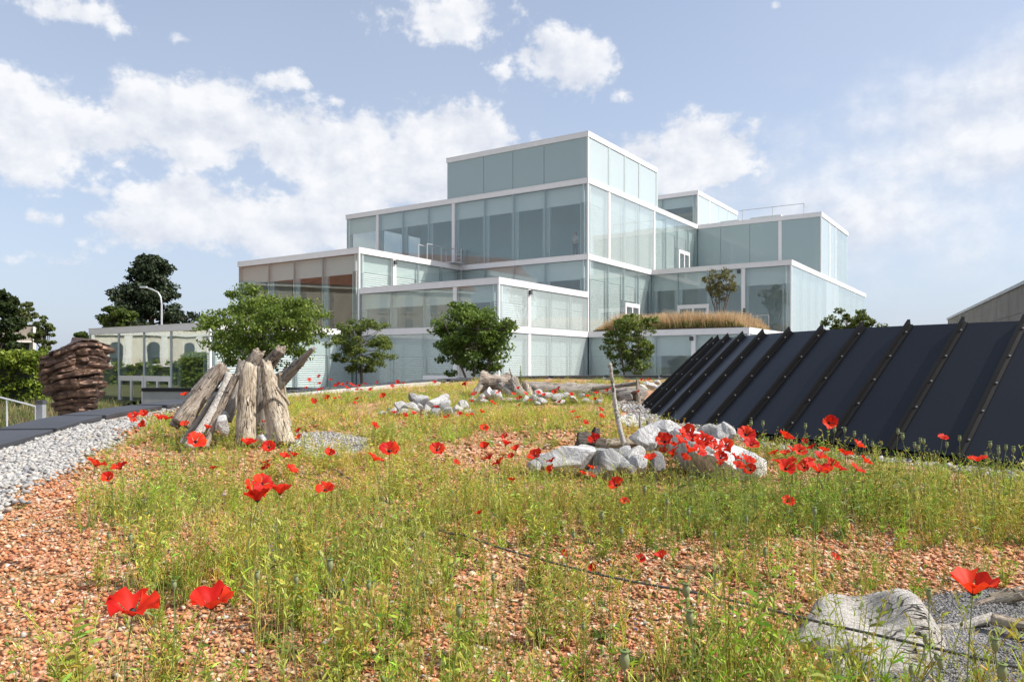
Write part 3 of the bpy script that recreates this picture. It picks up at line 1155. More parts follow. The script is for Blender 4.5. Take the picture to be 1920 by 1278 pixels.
# ------------------------------------------------------------------ rocks
def rock_mesh(name, size, seed, sub=4, rough=.22, flat=0.0, facets=0.0):
    bm = bmesh.new()
    bmesh.ops.create_icosphere(bm, subdivisions=sub, radius=1)
    co = np.array([v.co for v in bm.verts])
    n1 = fbm(co * 1.3 + seed * 7.3, seed, 3) - .5
    n2 = fbm(co * 4.2 + seed * 3.1, seed + 5, 3) - .5
    r = 1 + rough * 2.0 * n1 + rough * .55 * n2
    # chop by random planes for worn facets
    r_ = np.random.default_rng(seed)
    p = co * r[:, None]
    for q in range(13):
        nn = r_.normal(size=3)
        nn /= np.linalg.norm(nn)
        lim = r_.uniform(.48, .86)
        dd = p @ nn
        over = np.maximum(dd - lim, 0)
        p = p - nn[None] * (over * .93)[:, None]
    if flat:
        p[:, 2] = np.where(p[:, 2] < -flat, -flat + (p[:, 2] + flat) * .2, p[:, 2])
    p = p * np.array(size)
    for v, c in zip(bm.verts, p): v.co = c
    me = bpy.data.meshes.new(name)
    bm.to_mesh(me)
    bm.free()
    me.polygons.foreach_set('use_smooth', np.ones(len(me.polygons), bool))
    me.set_sharp_from_angle(angle=R_(24))
    return me


ROCKS = [rock_mesh('stone', (1, .85, .68), s_, 3, .24) for s_ in range(11, 21)]


def stone(parent, off, px, py, wpx, hpx, Y, seed=None, m='limestone', rz=None, hero=False):
    c = at(px, py, Y)
    w, h = wpx / F_PX * Y / 2, hpx / F_PX * Y / 2
    r_ = random.Random(int(px * 13 + py * 7))
    if hero:
        me = rock_mesh('stone', (w * 1.12, w * .85, h * 1.28), int(px), 5, .20)
        o = link('stone', me, M[m], parent, c - off)
    else:
        me = ROCKS[r_.randrange(len(ROCKS))]
        me = me.copy() if m != 'limestone' else me
        o = link('stone', me, M[m] if not me.materials or m != 'limestone' else None, parent, c - off)
        o.scale = (w * 1.28, w * r_.uniform(.85, 1.2), h * 1.85)
    o.rotation_euler = (r_.uniform(-.25, .25), r_.uniform(-.3, .3), r_.uniform(0, 6.28) if not hero else r_.uniform(-.3, .3))
    return o


for me in ROCKS: me.materials.append(M['limestone'])


def pile(name, label, px, py, stones, Yoff=0.0, group=None):
    b = G(px, py)
    root = empty(name, b)
    tag(root, label, 'rocks', group)
    for s_ in stones:
        x, y, w, h = s_[:4]
        dy = s_[4] if len(s_) > 4 else 0
        m = s_[5] if len(s_) > 5 else 'limestone'
        hero = len(s_) > 6 and s_[6]
        stone(root, b, x, y, w, h, b.y + dy, m=m, hero=hero)
    return root


pile('stone_heap', 'low heap of pale grey rounded stones in the middle of the meadow', 800, 779, [
    (815, 757, 42, 26, .15), (790, 752, 34, 20, .3), (776, 745, 34, 14, .35, 'limestone_dark'), (835, 760, 34, 26, .1), (772, 764, 30, 24, .05), (752, 764, 26, 22, .1), (756, 772, 22, 12, -.1),
    (800, 768, 24, 24, -.1), (816, 774, 24, 16, -.15, 'limestone_dark'), (839, 773, 26, 20, -.1), (858, 768, 30, 22, 0), (868, 762, 30, 20, .2), (876, 772, 24, 14, -.05), (737, 770, 20, 12, 0), (724, 775, 18, 10, 0),
    (797, 778, 14, 14, -.2), (772, 776, 20, 12, -.1), (855, 777, 22, 10, -.1), (890, 776, 16, 8, 0), (746, 777, 16, 8, 0), (730, 768, 12, 8, .1), (715, 774, 14, 8, 0), (785, 764, 24, 20, .1), (828, 748, 26, 16, .4)])

big = pile('boulder_group', 'large pale boulders and rounded rocks behind the dense poppy cluster', 1300, 900, [
    (1335, 858, 205, 92, .15, 'limestone', True), (1240, 815, 92, 60, .7, 'limestone', True), (1212, 822, 60, 46, .55, 'limestone', True), (1325, 808, 44, 30, .75, 'limestone_dark', True), (1348, 812, 34, 32, .7), (1365, 808, 26, 34, .7),
    (1290, 815, 40, 30, .65), (1060, 866, 128, 52, .1, 'limestone', True), (1020, 862, 60, 34, .25), (1088, 856, 70, 34, .2), (1128, 862, 50, 44, .05, 'limestone_dark'), (1150, 872, 54, 50, -.1, 'limestone_dark', True), (1185, 858, 50, 40, .1, 'limestone'),
    (1198, 874, 56, 36, -.05), (1230, 872, 44, 40, -.1, 'limestone_dark'), (1178, 880, 36, 26, -.15, 'limestone_dark'), (1120, 884, 34, 18, -.1), (1004, 872, 34, 20, .05), (1168, 846, 36, 20, .3), (1150, 850, 34, 22, .3, 'limestone_dark'), (1400, 874, 70, 50, .0)])

pile('stone_row', 'scattered pale stones at the foot of the fallen logs', 990, 757, [
    (916, 738, 38, 20, .2), (932, 741, 24, 18, .1), (902, 744, 22, 12, 0), (1010, 738, 24, 14, .1), (1026, 741, 22, 14, 0), (1042, 745, 24, 14, 0), (1075, 749, 32, 12, 0), (1100, 752, 24, 12, 0), (1060, 741, 20, 10, .1), (1000, 745, 22, 12, 0),
    (985, 748, 18, 10, 0), (1018, 750, 22, 10, -.1), (1050, 753, 22, 10, -.1), (1122, 752, 18, 10, 0), (905, 752, 18, 8, -.1), (890, 750, 20, 8, 0), (1090, 743, 16, 9, .2), (1008, 756, 20, 8, -.2)])
pile('stone_bank', 'bank of pale stones right of the fallen logs by the kerb', 1215, 735, [
    (1205, 726, 22, 12, .3), (1222, 722, 24, 12, .6), (1238, 726, 22, 12, .4), (1213, 718, 16, 8, .9), (1232, 717, 18, 8, 1.0), (1196, 732, 16, 8, 0), (1247, 719, 16, 8, .9), (1206, 734, 16, 8, .0)])
pile('tepee_stones', 'three smooth stones tucked against the leaning driftwood logs', 500, 838, [
    (414, 777, 40, 26, .05, 'limestone', True), (418, 798, 28, 34, -.1, 'limestone', True), (506, 829, 48, 36, -.05, 'limestone', True)])

# ------------------------------------------------------------------ driftwood


def log_obj(name, label, p0, p1, r0, r1, m='driftwood', seed=1, bend=.04, rings=34, seg=26, rough=.16, group=None, cat='log', squash=1.0, knots=3, split=True):
    """log with grooves, knots, splintered ends; local z runs along the log"""
    p0, p1 = Vector(p0), Vector(p1)
    L = (p1 - p0).length
    r_ = np.random.default_rng(seed)
    t = np.linspace(0, 1, rings)
    th = np.arange(seg) / seg * 2 * PI
    T, TH = np.meshgrid(t, th, indexing='ij')
    R0 = r0 + (r1 - r0) * T
    c, s_ = np.cos(TH), np.sin(TH)
    P = np.stack([c * 1.6, s_ * 1.6, T * L / max(r0, r1) * .35], -1)
    R = R0 * (1 + rough * 2 * (fbm(P + seed * 5.1, seed, 3) - .5))
    G_ = np.stack([c * 5, s_ * 5, T * L / max(r0, r1) * .22], -1)
    g = vnoise(G_ + seed, seed + 9)
    R = R - R0 * .20 * np.clip(g - .62, 0, 1) * 2.6
    for q in range(knots):
        kt, kth = r_.uniform(.1, .9), r_.uniform(0, 2 * PI)
        d = np.hypot((T - kt) * L / max(r0, r1), np.angle(np.exp(1j * (TH - kth)))) / .42
        R = R + R0 * .26 * np.exp(-d * d * 2.2)
    bx = bend * L * np.sin(T * PI + r_.uniform(-.6, .6)) * math.cos(seed * 1.7)
    by = bend * L * np.sin(T * PI * 1.4 + r_.uniform(-.6, .6)) * math.sin(seed * 1.7)
    bx -= bx[:1] * (1 - T) + bx[-1:] * T
    by -= by[:1] * (1 - T) + by[-1:] * T
    zz = T * L
    # ragged ends
    jag = (vnoise(np.stack([c * 2.2, s_ * 2.2, np.zeros_like(c)], -1) + seed * 2.7, seed + 3) - .5)
    zz = zz + np.where(T > .999, jag * r1 * 1.6, 0) + np.where(T < .001, jag * r0 * .5, 0)
    V = np.stack([bx + R * c, by + R * s_ * squash, zz], -1).reshape(-1, 3)
    i = np.arange(rings - 1)[:, None] * seg
    j = np.arange(seg)[None]
    j2 = (j + 1) % seg
    Fq = np.stack([i + j, i + j2, i + seg + j2, i + seg + j], -1).reshape(-1, 4)
    n0 = len(V)
    e1 = V[(rings - 1) * seg:]
    ring2 = e1.mean(0) + (e1 - e1.mean(0)) * .55
    ring2[:, 2] -= r1 * r_.uniform(.05, .5, seg)
    V = np.vstack([V, V[:seg].mean(0), ring2, ring2.mean(0) - [0, 0, r1 * .1]])
    cc = n0
    jj = np.arange(seg)
    k2 = (jj + 1) % seg
    Fq2 = np.stack([(rings - 1) * seg + jj, (rings - 1) * seg + k2, n0 + 1 + k2, n0 + 1 + jj], -1)
    Ft = np.vstack([np.stack([np.full(seg, cc), k2, jj], -1), np.stack([np.full(seg, len(V) - 1), n0 + 1 + jj, n0 + 1 + k2], -1)])
    me = np_mesh(name, V, [np.vstack([Fq, Fq2]), Ft], smooth=True)
    o = link(name, me, M[m], None, p0)
    o.rotation_euler = (p1 - p0).to_track_quat('Z', 'X').to_euler()
    tag(o, label, cat, group)
    return o


def lg(label, a, b, w0, w1, m='driftwood', name='driftwood_log', **kw):
    """log between two photo points each with its own distance; widths in photo pixels"""
    p0, p1 = at(*a), at(*b)
    return log_obj(name, label, p0, p1, w0 / F_PX * a[2] / 2.2, w1 / F_PX * b[2] / 2.2, m, **kw)


TG = 'driftwood logs leaning together'
lg('broad grey driftwood log leaning in from the left with dark knot hole', (338, 794, 8.2), (421, 686, 8.5), 40, 29, seed=3, group=TG, bend=.02, rough=.1)
lg('slim pale driftwood log leaning from lower left across the tepee', (352, 838, 7.6), (430, 700, 7.95), 20, 14, 'driftwood_white', seed=5, group=TG)
lg('slender grey log leaning just right of the slim pale one', (384, 838, 7.65), (446, 704, 7.9), 15, 11, 'driftwood', seed=7, group=TG)
lg('thin pale branch leaning on the upright flared log', (512, 832, 7.7), (503, 716, 7.9), 12, 8, 'driftwood_pale', seed=10, group=TG)
lg('dark slim log at the far left of the tepee', (326, 800, 8.3), (404, 690, 8.6), 22, 15, 'driftwood_grey', seed=11, group=TG)
lg('thin dark weathered branch leaning beneath the slim pale log', (340, 832, 7.75), (402, 742, 8.0), 13, 10, 'driftwood_grey', seed=6, group=TG)
lg('short brown stub log hidden between the leaning left logs', (392, 806, 8.3), (437, 700, 8.45), 30, 26, 'driftwood', seed=8, group=TG)
lg('narrow grey log leaning left of the thick upright log', (424, 790, 8.05), (453, 674, 8.25), 22, 14, 'driftwood_grey', seed=9, group=TG)
lg('tall driftwood log behind the thick upright one, tip rounded', (425, 770, 8.55), (487, 657, 8.5), 34, 25, 'driftwood', seed=12, group=TG)
lg('thick upright driftwood log with peeling pale bark at tepee centre', (464, 836, 7.75), (466, 689, 7.95), 45, 35, 'driftwood_pale', seed=14, group=TG, knots=3, rough=.11, bend=.01)
lg('upright driftwood log with flared cracked base right of the centre', (534, 835, 7.75), (497, 678, 8.0), 52, 22, 'driftwood_pale', seed=17, group=TG, knots=3, rough=.12, bend=.02)
lg('driftwood log rising behind with smooth tip pointing up right', (468, 745, 8.6), (527, 654, 8.35), 40, 22, 'driftwood', seed=19, group=TG)
lg('long tapering driftwood log pointing furthest to the upper right', (480, 742, 8.5), (588, 652, 8.15), 42, 8, 'driftwood_grey', seed=21, group=TG)
lg('dark log standing in the gap behind the upright logs', (488, 815, 8.4), (492, 690, 8.4), 44, 34, 'driftwood_grey', seed=23, group=TG)
lg('small rough log standing at the right back of the tepee', (537, 800, 8.4), (526, 700, 8.35), 24, 18, 'driftwood_pale', seed=24, group=TG)
lg('short curved bark strip leaning on the flared upright log', (542, 758, 7.9), (519, 727, 7.75), 7, 6, 'driftwood_pale', seed=25, group=TG, rings=12)
lg('thin twig sticking out right under the longest log', (530, 715, 8.2), (556, 686, 8.2), 4, 2, 'driftwood_grey', name='twig', seed=26, bend=.12, rings=14, seg=8, cat='twig')

FG = 'fallen logs at the far edge'
lg('long fallen trunk lying left to right beyond the stones', (980, 730, 13.6), (1128, 733, 13.6), 34, 30, 'driftwood_grey', name='fallen_log', seed=31, group=FG, knots=6, rough=.2, bend=.01)
lg('thickest fallen trunk lying towards the dark roof', (1046, 737, 13.2), (1205, 746, 13.0), 30, 44, 'driftwood_grey', name='fallen_log', seed=33, group=FG, knots=7, rough=.2, bend=.01)
lg('gnarled root end of a trunk at the left of the fallen logs', (903, 724, 13.7), (960, 722, 13.6), 52, 40, 'driftwood', name='root_stump', seed=35, knots=9, rough=.42, bend=.05, cat='stump')
lg('stubby log propped diagonally against the root stump', (966, 748, 13.0), (938, 722, 13.3), 19, 18, 'driftwood_grey', name='fallen_log', seed=37, group=FG)
lg('bent grey log propped steeply next to the stubby one', (992, 752, 12.9), (962, 712, 13.2), 22, 22, 'driftwood_grey', name='fallen_log', seed=39, group=FG, bend=.08)
lg('short pale stub standing between the propped logs and the trunk', (994, 744, 13.1), (984, 716, 13.3), 16, 12, 'driftwood', name='fallen_log', seed=41, group=FG)
lg('crooked bare twig rising above the fallen logs', (968, 713, 13.3), (955, 690, 13.3), 6, 2.5, 'driftwood_grey', name='twig', seed=43, bend=.16, rings=14, seg=8, cat='twig')
lg('pale flat log lying in front of the propped logs', (919, 751, 12.5), (976, 750, 12.5), 10, 9, 'driftwood', name='fallen_log', seed=45, group=FG)
lg('thin dark log lying lowest at the left of the stones', (872, 758, 12.3), (930, 759, 12.2), 8, 6, 'driftwood_grey', name='fallen_log', seed=47, group=FG)
lg('dark root leg at the far left of the root stump', (884, 750, 13.3), (902, 722, 13.5), 10, 14, 'driftwood_grey', name='fallen_log', seed=48, group=FG)
lg('horizontal beam resting on posts beside the thickest trunk', (1112, 728, 13.0), (1200, 718, 12.7), 9, 9, 'driftwood_grey', name='wooden_beam', seed=49, bend=.01, cat='beam')
lg('weathered upright post carrying the beam end', (1198, 757, 12.6), (1195, 712, 12.7), 11, 6, 'driftwood', name='wooden_post', seed=51, bend=.02, cat='post')
lg('dark cut log end lying under the beam', (1160, 748, 12.9), (1192, 748, 12.6), 40, 38, 'driftwood_grey', name='fallen_log', seed=53, group=FG)
lg('small pale stake leaning in front of the thickest trunk', (1132, 758, 12.4), (1124, 738, 12.5), 8, 5, 'driftwood_pale', name='wooden_stake', seed=55, cat='stake')
lg('low log lying in the grass left of the tall stick', (1142, 760, 12.3), (1172, 752, 12.4), 9, 8, 'driftwood_grey', name='fallen_log', seed=57, group=FG)
lg('tall thin bleached stick standing upright among the rocks', (1175, 848, 6.95), (1144, 681, 7.0), 12, 7, 'driftwood_white', name='upright_stick', seed=61, bend=.035, cat='stick', rings=30, seg=14)
lg('pale log lying behind the upright stick', (1118, 836, 7.1), (1210, 832, 7.1), 24, 20, 'driftwood_pale', name='fallen_log', seed=63)
lg('bare root prongs beside the rounded boulder by the dark roof', (1205, 812, 7.2), (1200, 772, 7.3), 10, 2, 'driftwood_grey', name='root_prong', seed=65, bend=.06, cat='root', seg=10)
lg('weathered stub behind the rounded boulder', (1222, 812, 7.25), (1216, 788, 7.3), 16, 10, 'driftwood_grey', name='root_prong', seed=66, cat='root', seg=12)

# dark stump with a raised arm
rb_ = G(1105, 850)
root = empty('dark_stump', rb_)
tag(root, 'dark forked tree stump with a knobbly raised arm left of the stick', 'stump')
Yd = 6.95
a_ = log_obj('trunk', None, at(1082, 830, Yd), at(1136, 838, Yd), .105, .085, 'driftwood_dark', 71, knots=6, rough=.35, rings=24)
b_ = log_obj('arm', None, at(1112, 832, Yd), at(1119, 802, Yd), .055, .028, 'driftwood_dark', 72, rings=16, seg=14)
for o in (a_, b_):
    o.parent = root
    o.location = o.location - rb_
    for kx in ('label', 'category'):
        if kx in o: del o[kx]


# driftwood slab, bottom right
def slab():
    c = G(1662, 1232)
    nr, na = 46, 150
    r = np.linspace(0, 1, nr)[:, None]
    a = (np.arange(na) / na * 2 * PI)[None]
    ca, sa = np.cos(a), np.sin(a)
    out = 1 + .42 * (vnoise(np.stack([ca * 1.6, sa * 1.6, ca * 0], -1), 5) - .5) + .16 * (vnoise(np.stack([ca * 6, sa * 6, ca * 0], -1), 6) - .5)
    x = .265 * r * ca * out
    y = .25 * r * sa * out
    back = np.clip((y + .14) / .30, 0, 1)
    wig = .03 * (vnoise(np.stack([x * 0, y * 9, x * 0], -1), 18) - .5)
    lip = np.clip((x + wig + .06) / .19, 0, 1)
    lip = lip * lip * (3 - 2 * lip) * np.clip((.245 - x) * 12, 0, 1)
    mid = np.exp(-((y - .04) / .19) ** 4)
    h = (1 - r ** 6) ** .5 * (.075 + .07 * back + .05 * np.exp(-((x + .14) / .1) ** 2)) + lip * mid * (.125 + .03 * np.sin(y * 17 + 1)) * (1 - r ** 10)
    h = h + .05 * np.exp(-((y - .19) / .05) ** 2) * (1 - r ** 8)
    grain = fbm(np.stack([x * 7, y * 34 + x * 12, x * 0], -1), 9, 4) - .5
    h = h + .030 * grain * (r < .999) + .05 * (fbm(np.stack([x * 8, y * 8, x * 0 + 2], -1), 15, 3) - .5) * (r < .99)
    front = np.clip((-y - .10) / .1, 0, 1)
    h = h + front * .045 * (vnoise(np.stack([x * 26, y * 14, x * 0], -1), 10) - .5) * (r < .97)
    h = h * .74
    # undercut edge
    V = np.stack([x + 0 * h, y + 0 * h, np.maximum(h, -.02)], -1).reshape(-1, 3)
    i = np.arange(nr - 1)[:, None] * na
    j = np.arange(na)[None]
    j2 = (j + 1) % na
    Fq = np.stack([i + j, i + na + j, i + na + j2, i + j2], -1).reshape(-1, 4)
    Fq = Fq[na:]
    Ft = np.stack([np.zeros(na, int), na + np.arange(na), na + (np.arange(na) + 1) % na], -1)
    o = link('driftwood_slab', np_mesh('driftwood_slab', V, [Fq, Ft], smooth=True), M['driftwood_white'], None, c + Vector((0, .08, 0)))
    o.rotation_euler = (0, 0, R_(-8))
    tag(o, 'bleached hollow driftwood block lying in the lower right corner', 'driftwood')


slab()
lg('grey weathered board behind the hollow driftwood block', (1616, 1116, 3.62), (1700, 1122, 3.6), 20, 20, 'driftwood', name='wooden_board', seed=81, squash=.5, cat='board', bend=.0, rings=14)
SG = 'driftwood sticks in the lower right corner'
lg('pale stick lying right of the hollow driftwood block', (1740, 1176, 3.08), (1860, 1156, 3.1), 15, 20, 'driftwood_white', name='driftwood_stick', seed=83, group=SG, rings=24, bend=.06)
lg('thin dark stick behind the pale one', (1785, 1158, 3.3), (1880, 1118, 3.4), 10, 12, 'driftwood', name='driftwood_stick', seed=85, group=SG, rings=16)
lg('broad grey stick reaching out of the frame at the right edge', (1860, 1160, 3.05), (1985, 1176, 2.9), 26, 24, 'driftwood_pale', name='driftwood_stick', seed=87, group=SG, rings=16)
lg('short knotted stump end lying above the sticks', (1862, 1128, 3.4), (1915, 1112, 3.35), 34, 26, 'driftwood_pale', name='driftwood_stick', seed=89, group=SG, rings=18, rough=.3)
lg('grey branch along the right edge above the sticks', (1850, 1110, 3.65), (1990, 1090, 3.6), 13, 12, 'driftwood_grey', name='driftwood_stick', seed=91, group=SG, rings=16)
lg('splinter of wood standing against the hollow block', (1574, 1262, 2.72), (1586, 1222, 2.82), 13, 7, 'driftwood_white', name='driftwood_stick', seed=93, group=SG, rings=10, seg=10)

# gravel patches inside the bed
def patch(name, label, pts, m, h=.006):
    pl2 = [G(*p) for p in pts]
    c = sum(pl2, Vector()) / len(pl2)
    V = [(c.x, c.y, float(gz(c.x, c.y)) + h + .012)]
    n = 48
    ring = []
    for q in range(n):
        f_ = q / n * len(pl2)
        i = int(f_)
        a, b = pl2[i], pl2[(i + 1) % len(pl2)]
        p = a.lerp(b, f_ - i)
        k_ = 1 + .10 * (random.random() - .5)
        ring.append((c.x + (p.x - c.x) * k_, c.y + (p.y - c.y) * k_))
    for s_ in (.25, .5, .75, 1.0):
        for (x, y) in ring:
            X, Y = c.x + (x - c.x) * s_, c.y + (y - c.y) * s_
            V.append((X, Y, float(gz(X, Y)) + h + .012 * (1 - s_)))
    Ft = [(0, 1 + i, 1 + (i + 1) % n) for i in range(n)]
    Fq = [(1 + r * n + i, 1 + (r + 1) * n + i, 1 + (r + 1) * n + (i + 1) % n, 1 + r * n + (i + 1) % n) for r in range(3) for i in range(n)]
    o = link(name, np_mesh(name, V, [np.array(Fq), np.array(Ft)], smooth=True), M[m])
    tag(o, label, 'gravel', None, 'stuff')
    return [(p.x, p.y) for p in pl2]


POLY_A = patch('gravel_patch', 'grey gravel patch right of the log tepee', [(540, 850), (556, 815), (620, 812), (700, 826), (690, 845), (640, 862), (590, 862)], 'grey_gravel')
POLY_B = patch('gravel_patch', 'pale gravel patch between the stick and the dark roof', [(1150, 782), (1180, 774), (1215, 778), (1225, 792), (1200, 802), (1170, 800)], 'pale_gravel')
POLY_C = patch('gravel_patch', 'fine grey gravel, shadow painted in, under the driftwood in the lower right', [(1560, 1290), (1540, 1215), (1660, 1165), (1760, 1120), (1960, 1110), (2040, 1200), (2000, 1320), (1750, 1330)], 'shadow_gravel')


def in_poly(x, y, poly):
    x, y = np.asarray(x), np.asarray(y)
    r = np.zeros(x.shape, bool)
    n = len(poly)
    for i in range(n):
        x1, y1 = poly[i]
        x2, y2 = poly[(i + 1) % n]
        c = ((y1 > y) != (y2 > y)) & (x < (x2 - x1) * (y - y1) / (y2 - y1 + 1e-12) + x1)
        r ^= c
    return r


# ------------------------------------------------------------------ scatter machinery
def rotmats(rz, tx, ty):
    cz, sz = np.cos(rz), np.sin(rz)
    cx_, sx = np.cos(tx), np.sin(tx)
    cy, sy = np.cos(ty), np.sin(ty)
    Rz = np.zeros((len(rz), 3, 3))
    Rz[:, 0, 0], Rz[:, 0, 1], Rz[:, 1, 0], Rz[:, 1, 1], Rz[:, 2, 2] = cz, -sz, sz, cz, 1
    Rx = np.zeros_like(Rz)
    Rx[:, 0, 0], Rx[:, 1, 1], Rx[:, 1, 2], Rx[:, 2, 1], Rx[:, 2, 2] = 1, cx_, -sx, sx, cx_
    Ry = np.zeros_like(Rz)
    Ry[:, 0, 0], Ry[:, 0, 2], Ry[:, 1, 1], Ry[:, 2, 0], Ry[:, 2, 2] = cy, sy, 1, -sy, cy
    return Rx @ Ry @ Rz


def scatter(name, protos, idx, pos, rz, tx, ty, scale, tint, m, smooth=False):
    """protos: list of (V, F3, C); merges all into one mesh with colours"""
    Vs, Fs, Cs, base = [], [], [], 0
    scale = np.asarray(scale, float)
    if scale.ndim == 1: scale = np.repeat(scale[:, None], 3, 1)
    Rm = rotmats(rz, tx, ty)
    for kx, (pv, pf, pc) in enumerate(protos):
        s_ = np.nonzero(idx == kx)[0]
        if not len(s_): continue
        v = np.einsum('nij,nkj->nki', Rm[s_], pv[None] * scale[s_][:, None, :]) + pos[s_][:, None, :]
        c = np.clip(pc[None] * tint[s_][:, None, :], 0, 1)
        Vs.append(v.reshape(-1, 3))
        Cs.append(c.reshape(-1, 3))
        Fs.append((pf[None] + base + np.arange(len(s_))[:, None, None] * len(pv)).reshape(-1, 3))
        base += len(s_) * len(pv)
    me = np_mesh(name, np.concatenate(Vs), np.concatenate(Fs), np.concatenate(Cs), smooth)
    return link(name, me, M[m])


def ico_proto(sub, rough, seed, squash):
    bm = bmesh.new()
    bmesh.ops.create_icosphere(bm, subdivisions=sub, radius=.5)
    V = np.array([v.co for v in bm.verts])
    Fc = np.array([[v.index for v in f.verts] for f in bm.faces])
    bm.free()
    r_ = np.random.default_rng(seed)
    V = V * (1 + rough * r_.uniform(-1, 1, (len(V), 1))) * squash
    return V, Fc, np.ones_like(V)


def chip_proto(seed):
    r_ = np.random.default_rng(seed)
    V = np.array([(.5, 0, 0), (-.5, 0, 0), (0, .42, 0), (0, -.42, 0), (.1, .05, .26), (-.05, .05, -.2)], float)
    V += r_.uniform(-.19, .19, V.shape)
    V *= r_.uniform(.7, 1.3, 3) * np.array([1, 1, .8])
    Fc = np.array([(0, 2, 4), (2, 1, 4), (1, 3, 4), (3, 0, 4), (2, 0, 5), (1, 2, 5), (3, 1, 5), (0, 3, 5)])
    # unshared corners give crisp facets
    return V, Fc, np.ones_like(V)


def frustum_pts(n, y0, y1, pw=1.0, side=.45):
    y = y0 + (y1 - y0) * rng.random(n) ** pw
    x = (rng.random(n) * 2 - 1) * (.70 * y + side)
    keep = rng.random(n) < (.70 * y + side) / (.70 * y1 + side)
    return x[keep], y[keep]


def pebble_w(y):
    return np.interp(y, [3.5, 5.2, 6.4, 7.3, 8.2, 10, 12], [1.65, 1.42, 1.15, 1.0, .82, .55, .35]) + .05 * np.sin(y * 4.1)


# crushed brick
def brick_chips():
    X, Y = [], []
    S = []
    for (y0, y1, dens, s0, s1) in ((1.9, 3.6, 2800, .014, .034), (3.6, 5.2, 1950, .016, .036), (5.2, 7.2, 1000, .02, .042), (7.2, 10.5, 260, .032, .06)):
        area = (.70 * y1 + .5) * 2 * (y1 - y0)
        n = int(area * dens)
        x = (rng.random(n) * 2 - 1) * (.70 * y1 + .5)
        y = y0 + (y1 - y0) * rng.random(n)
        k_ = (np.abs(x) < .70 * y + .5) & inside(x, y) & (kerb_dist(x, y) > pebble_w(y) - .06) & (cone_base_dist(x, y) > .55)
        for pg in (POLY_A, POLY_B, POLY_C): k_ &= ~in_poly(x, y, pg)
        x, y = x[k_], y[k_]
        X.append(x)
        Y.append(y)
        S.append(np.clip(rng.lognormal(0, .42, len(x)), .4, 2.1) * (s0 + s1) * .41)
    x, y, s_ = np.concatenate(X), np.concatenate(Y), np.concatenate(S)
    n = len(x)
    pos = np.stack([x, y, gz(x, y) + s_ * rng.uniform(.0, .28, n)], -1)
    pal = np.array([(.57, .255, .125), (.63, .325, .17), (.50, .195, .09), (.67, .40, .235), (.33, .125, .07), (.70, .53, .37), (.58, .53, .46)])
    ti = pal[rng.choice(7, n, p=[.25, .25, .16, .16, .07, .08, .03])] * rng.uniform(.8, 1.15, (n, 1))
    protos = [chip_proto(q) for q in range(10)]
    o = scatter('brick_chips', protos, rng.integers(0, 10, n), pos, rng.uniform(0, 6.28, n), rng.normal(0, .28, n), rng.normal(0, .28, n), s_, ti, 'chip')
    tag(o, 'crushed red brick chips covering the garden bed', 'gravel', None, 'stuff')
    print('chips', n)


brick_chips()


# white pebbles along the kerb and round the dark roof
def pebbles():
    n = 38000
    x = rng.uniform(-5.6, 9, n)
    y = rng.uniform(2.5, 13.5, n)
    kd = kerb_dist(x, y)
    cd = cone_base_dist(x, y)
    left = (kd < pebble_w(y) + .09 * rng.normal(size=n)) & inside(x, y)
    edge = .34 + .09 * np.sin(np.arctan2(y - Yb, x - Xb) * 17) + .05 * rng.normal(size=n)
    right = (cd < edge + np.clip((x - 3.4) * .12, 0, .35)) & (cd > -.35) & (y < 13)
    pa = in_poly(x, y, POLY_B) & (rng.random(n) < .8)
    vis = np.abs(x) < .70 * y + .6
    k_ = (left | right | pa) & vis
    x, y = x[k_], y[k_]
    # extra density close to the camera on the left strip
    n2 = 26000
    x2, y2 = rng.uniform(-5.3, -3.2, n2), rng.uniform(4.5, 10, n2)
    k2 = (kerb_dist(x2, y2) < pebble_w(y2) + .08 * rng.normal(size=n2)) & inside(x2, y2) & (np.abs(x2) < .7 * y2 + .4)
    n3 = 30000
    x3, y3 = rng.uniform(1.2, 8, n3), rng.uniform(4.2, 12, n3)
    cd = cone_base_dist(x3, y3)
    edge = .34 + .09 * np.sin(np.arctan2(y3 - Yb, x3 - Xb) * 17) + .05 * rng.normal(size=n3)
    k3 = (cd < edge + np.clip((x3 - 3.4) * .12, 0, .35)) & (cd > -.35) & (np.abs(x3) < .7 * y3 + .4)
    x, y = np.concatenate([x, x2[k2], x3[k3]]), np.concatenate([y, y2[k2], y3[k3]])
    n = len(x)
    s_ = rng.uniform(.02, .046, n) * np.where(rng.random(n) < .12, 1.4, 1)
    pos = np.stack([x, y, gz(x, y) + .006 + s_ * rng.uniform(.05, .4, n)], -1)
    pal = np.array([(.54, .525, .495), (.46, .45, .435), (.60, .58, .54), (.33, .33, .335), (.53, .47, .40), (.26, .26, .27)])
    ti = pal[rng.choice(6, n, p=[.30, .25, .17, .14, .09, .05])] * rng.uniform(.66, .94, (n, 1))
    protos = [ico_proto(1, .16, q, np.array([1.15, .9, .62])) for q in range(8)]
    o = scatter('pebbles', protos, rng.integers(0, 8, n), pos, rng.uniform(0, 6.28, n), rng.normal(0, .3, n), rng.normal(0, .3, n), s_, ti, 'pebble', True)
    tag(o, 'pale rounded pebbles along the kerb and round the dark roof', 'pebbles', None, 'stuff')
    print('pebbles', n)


pebbles()


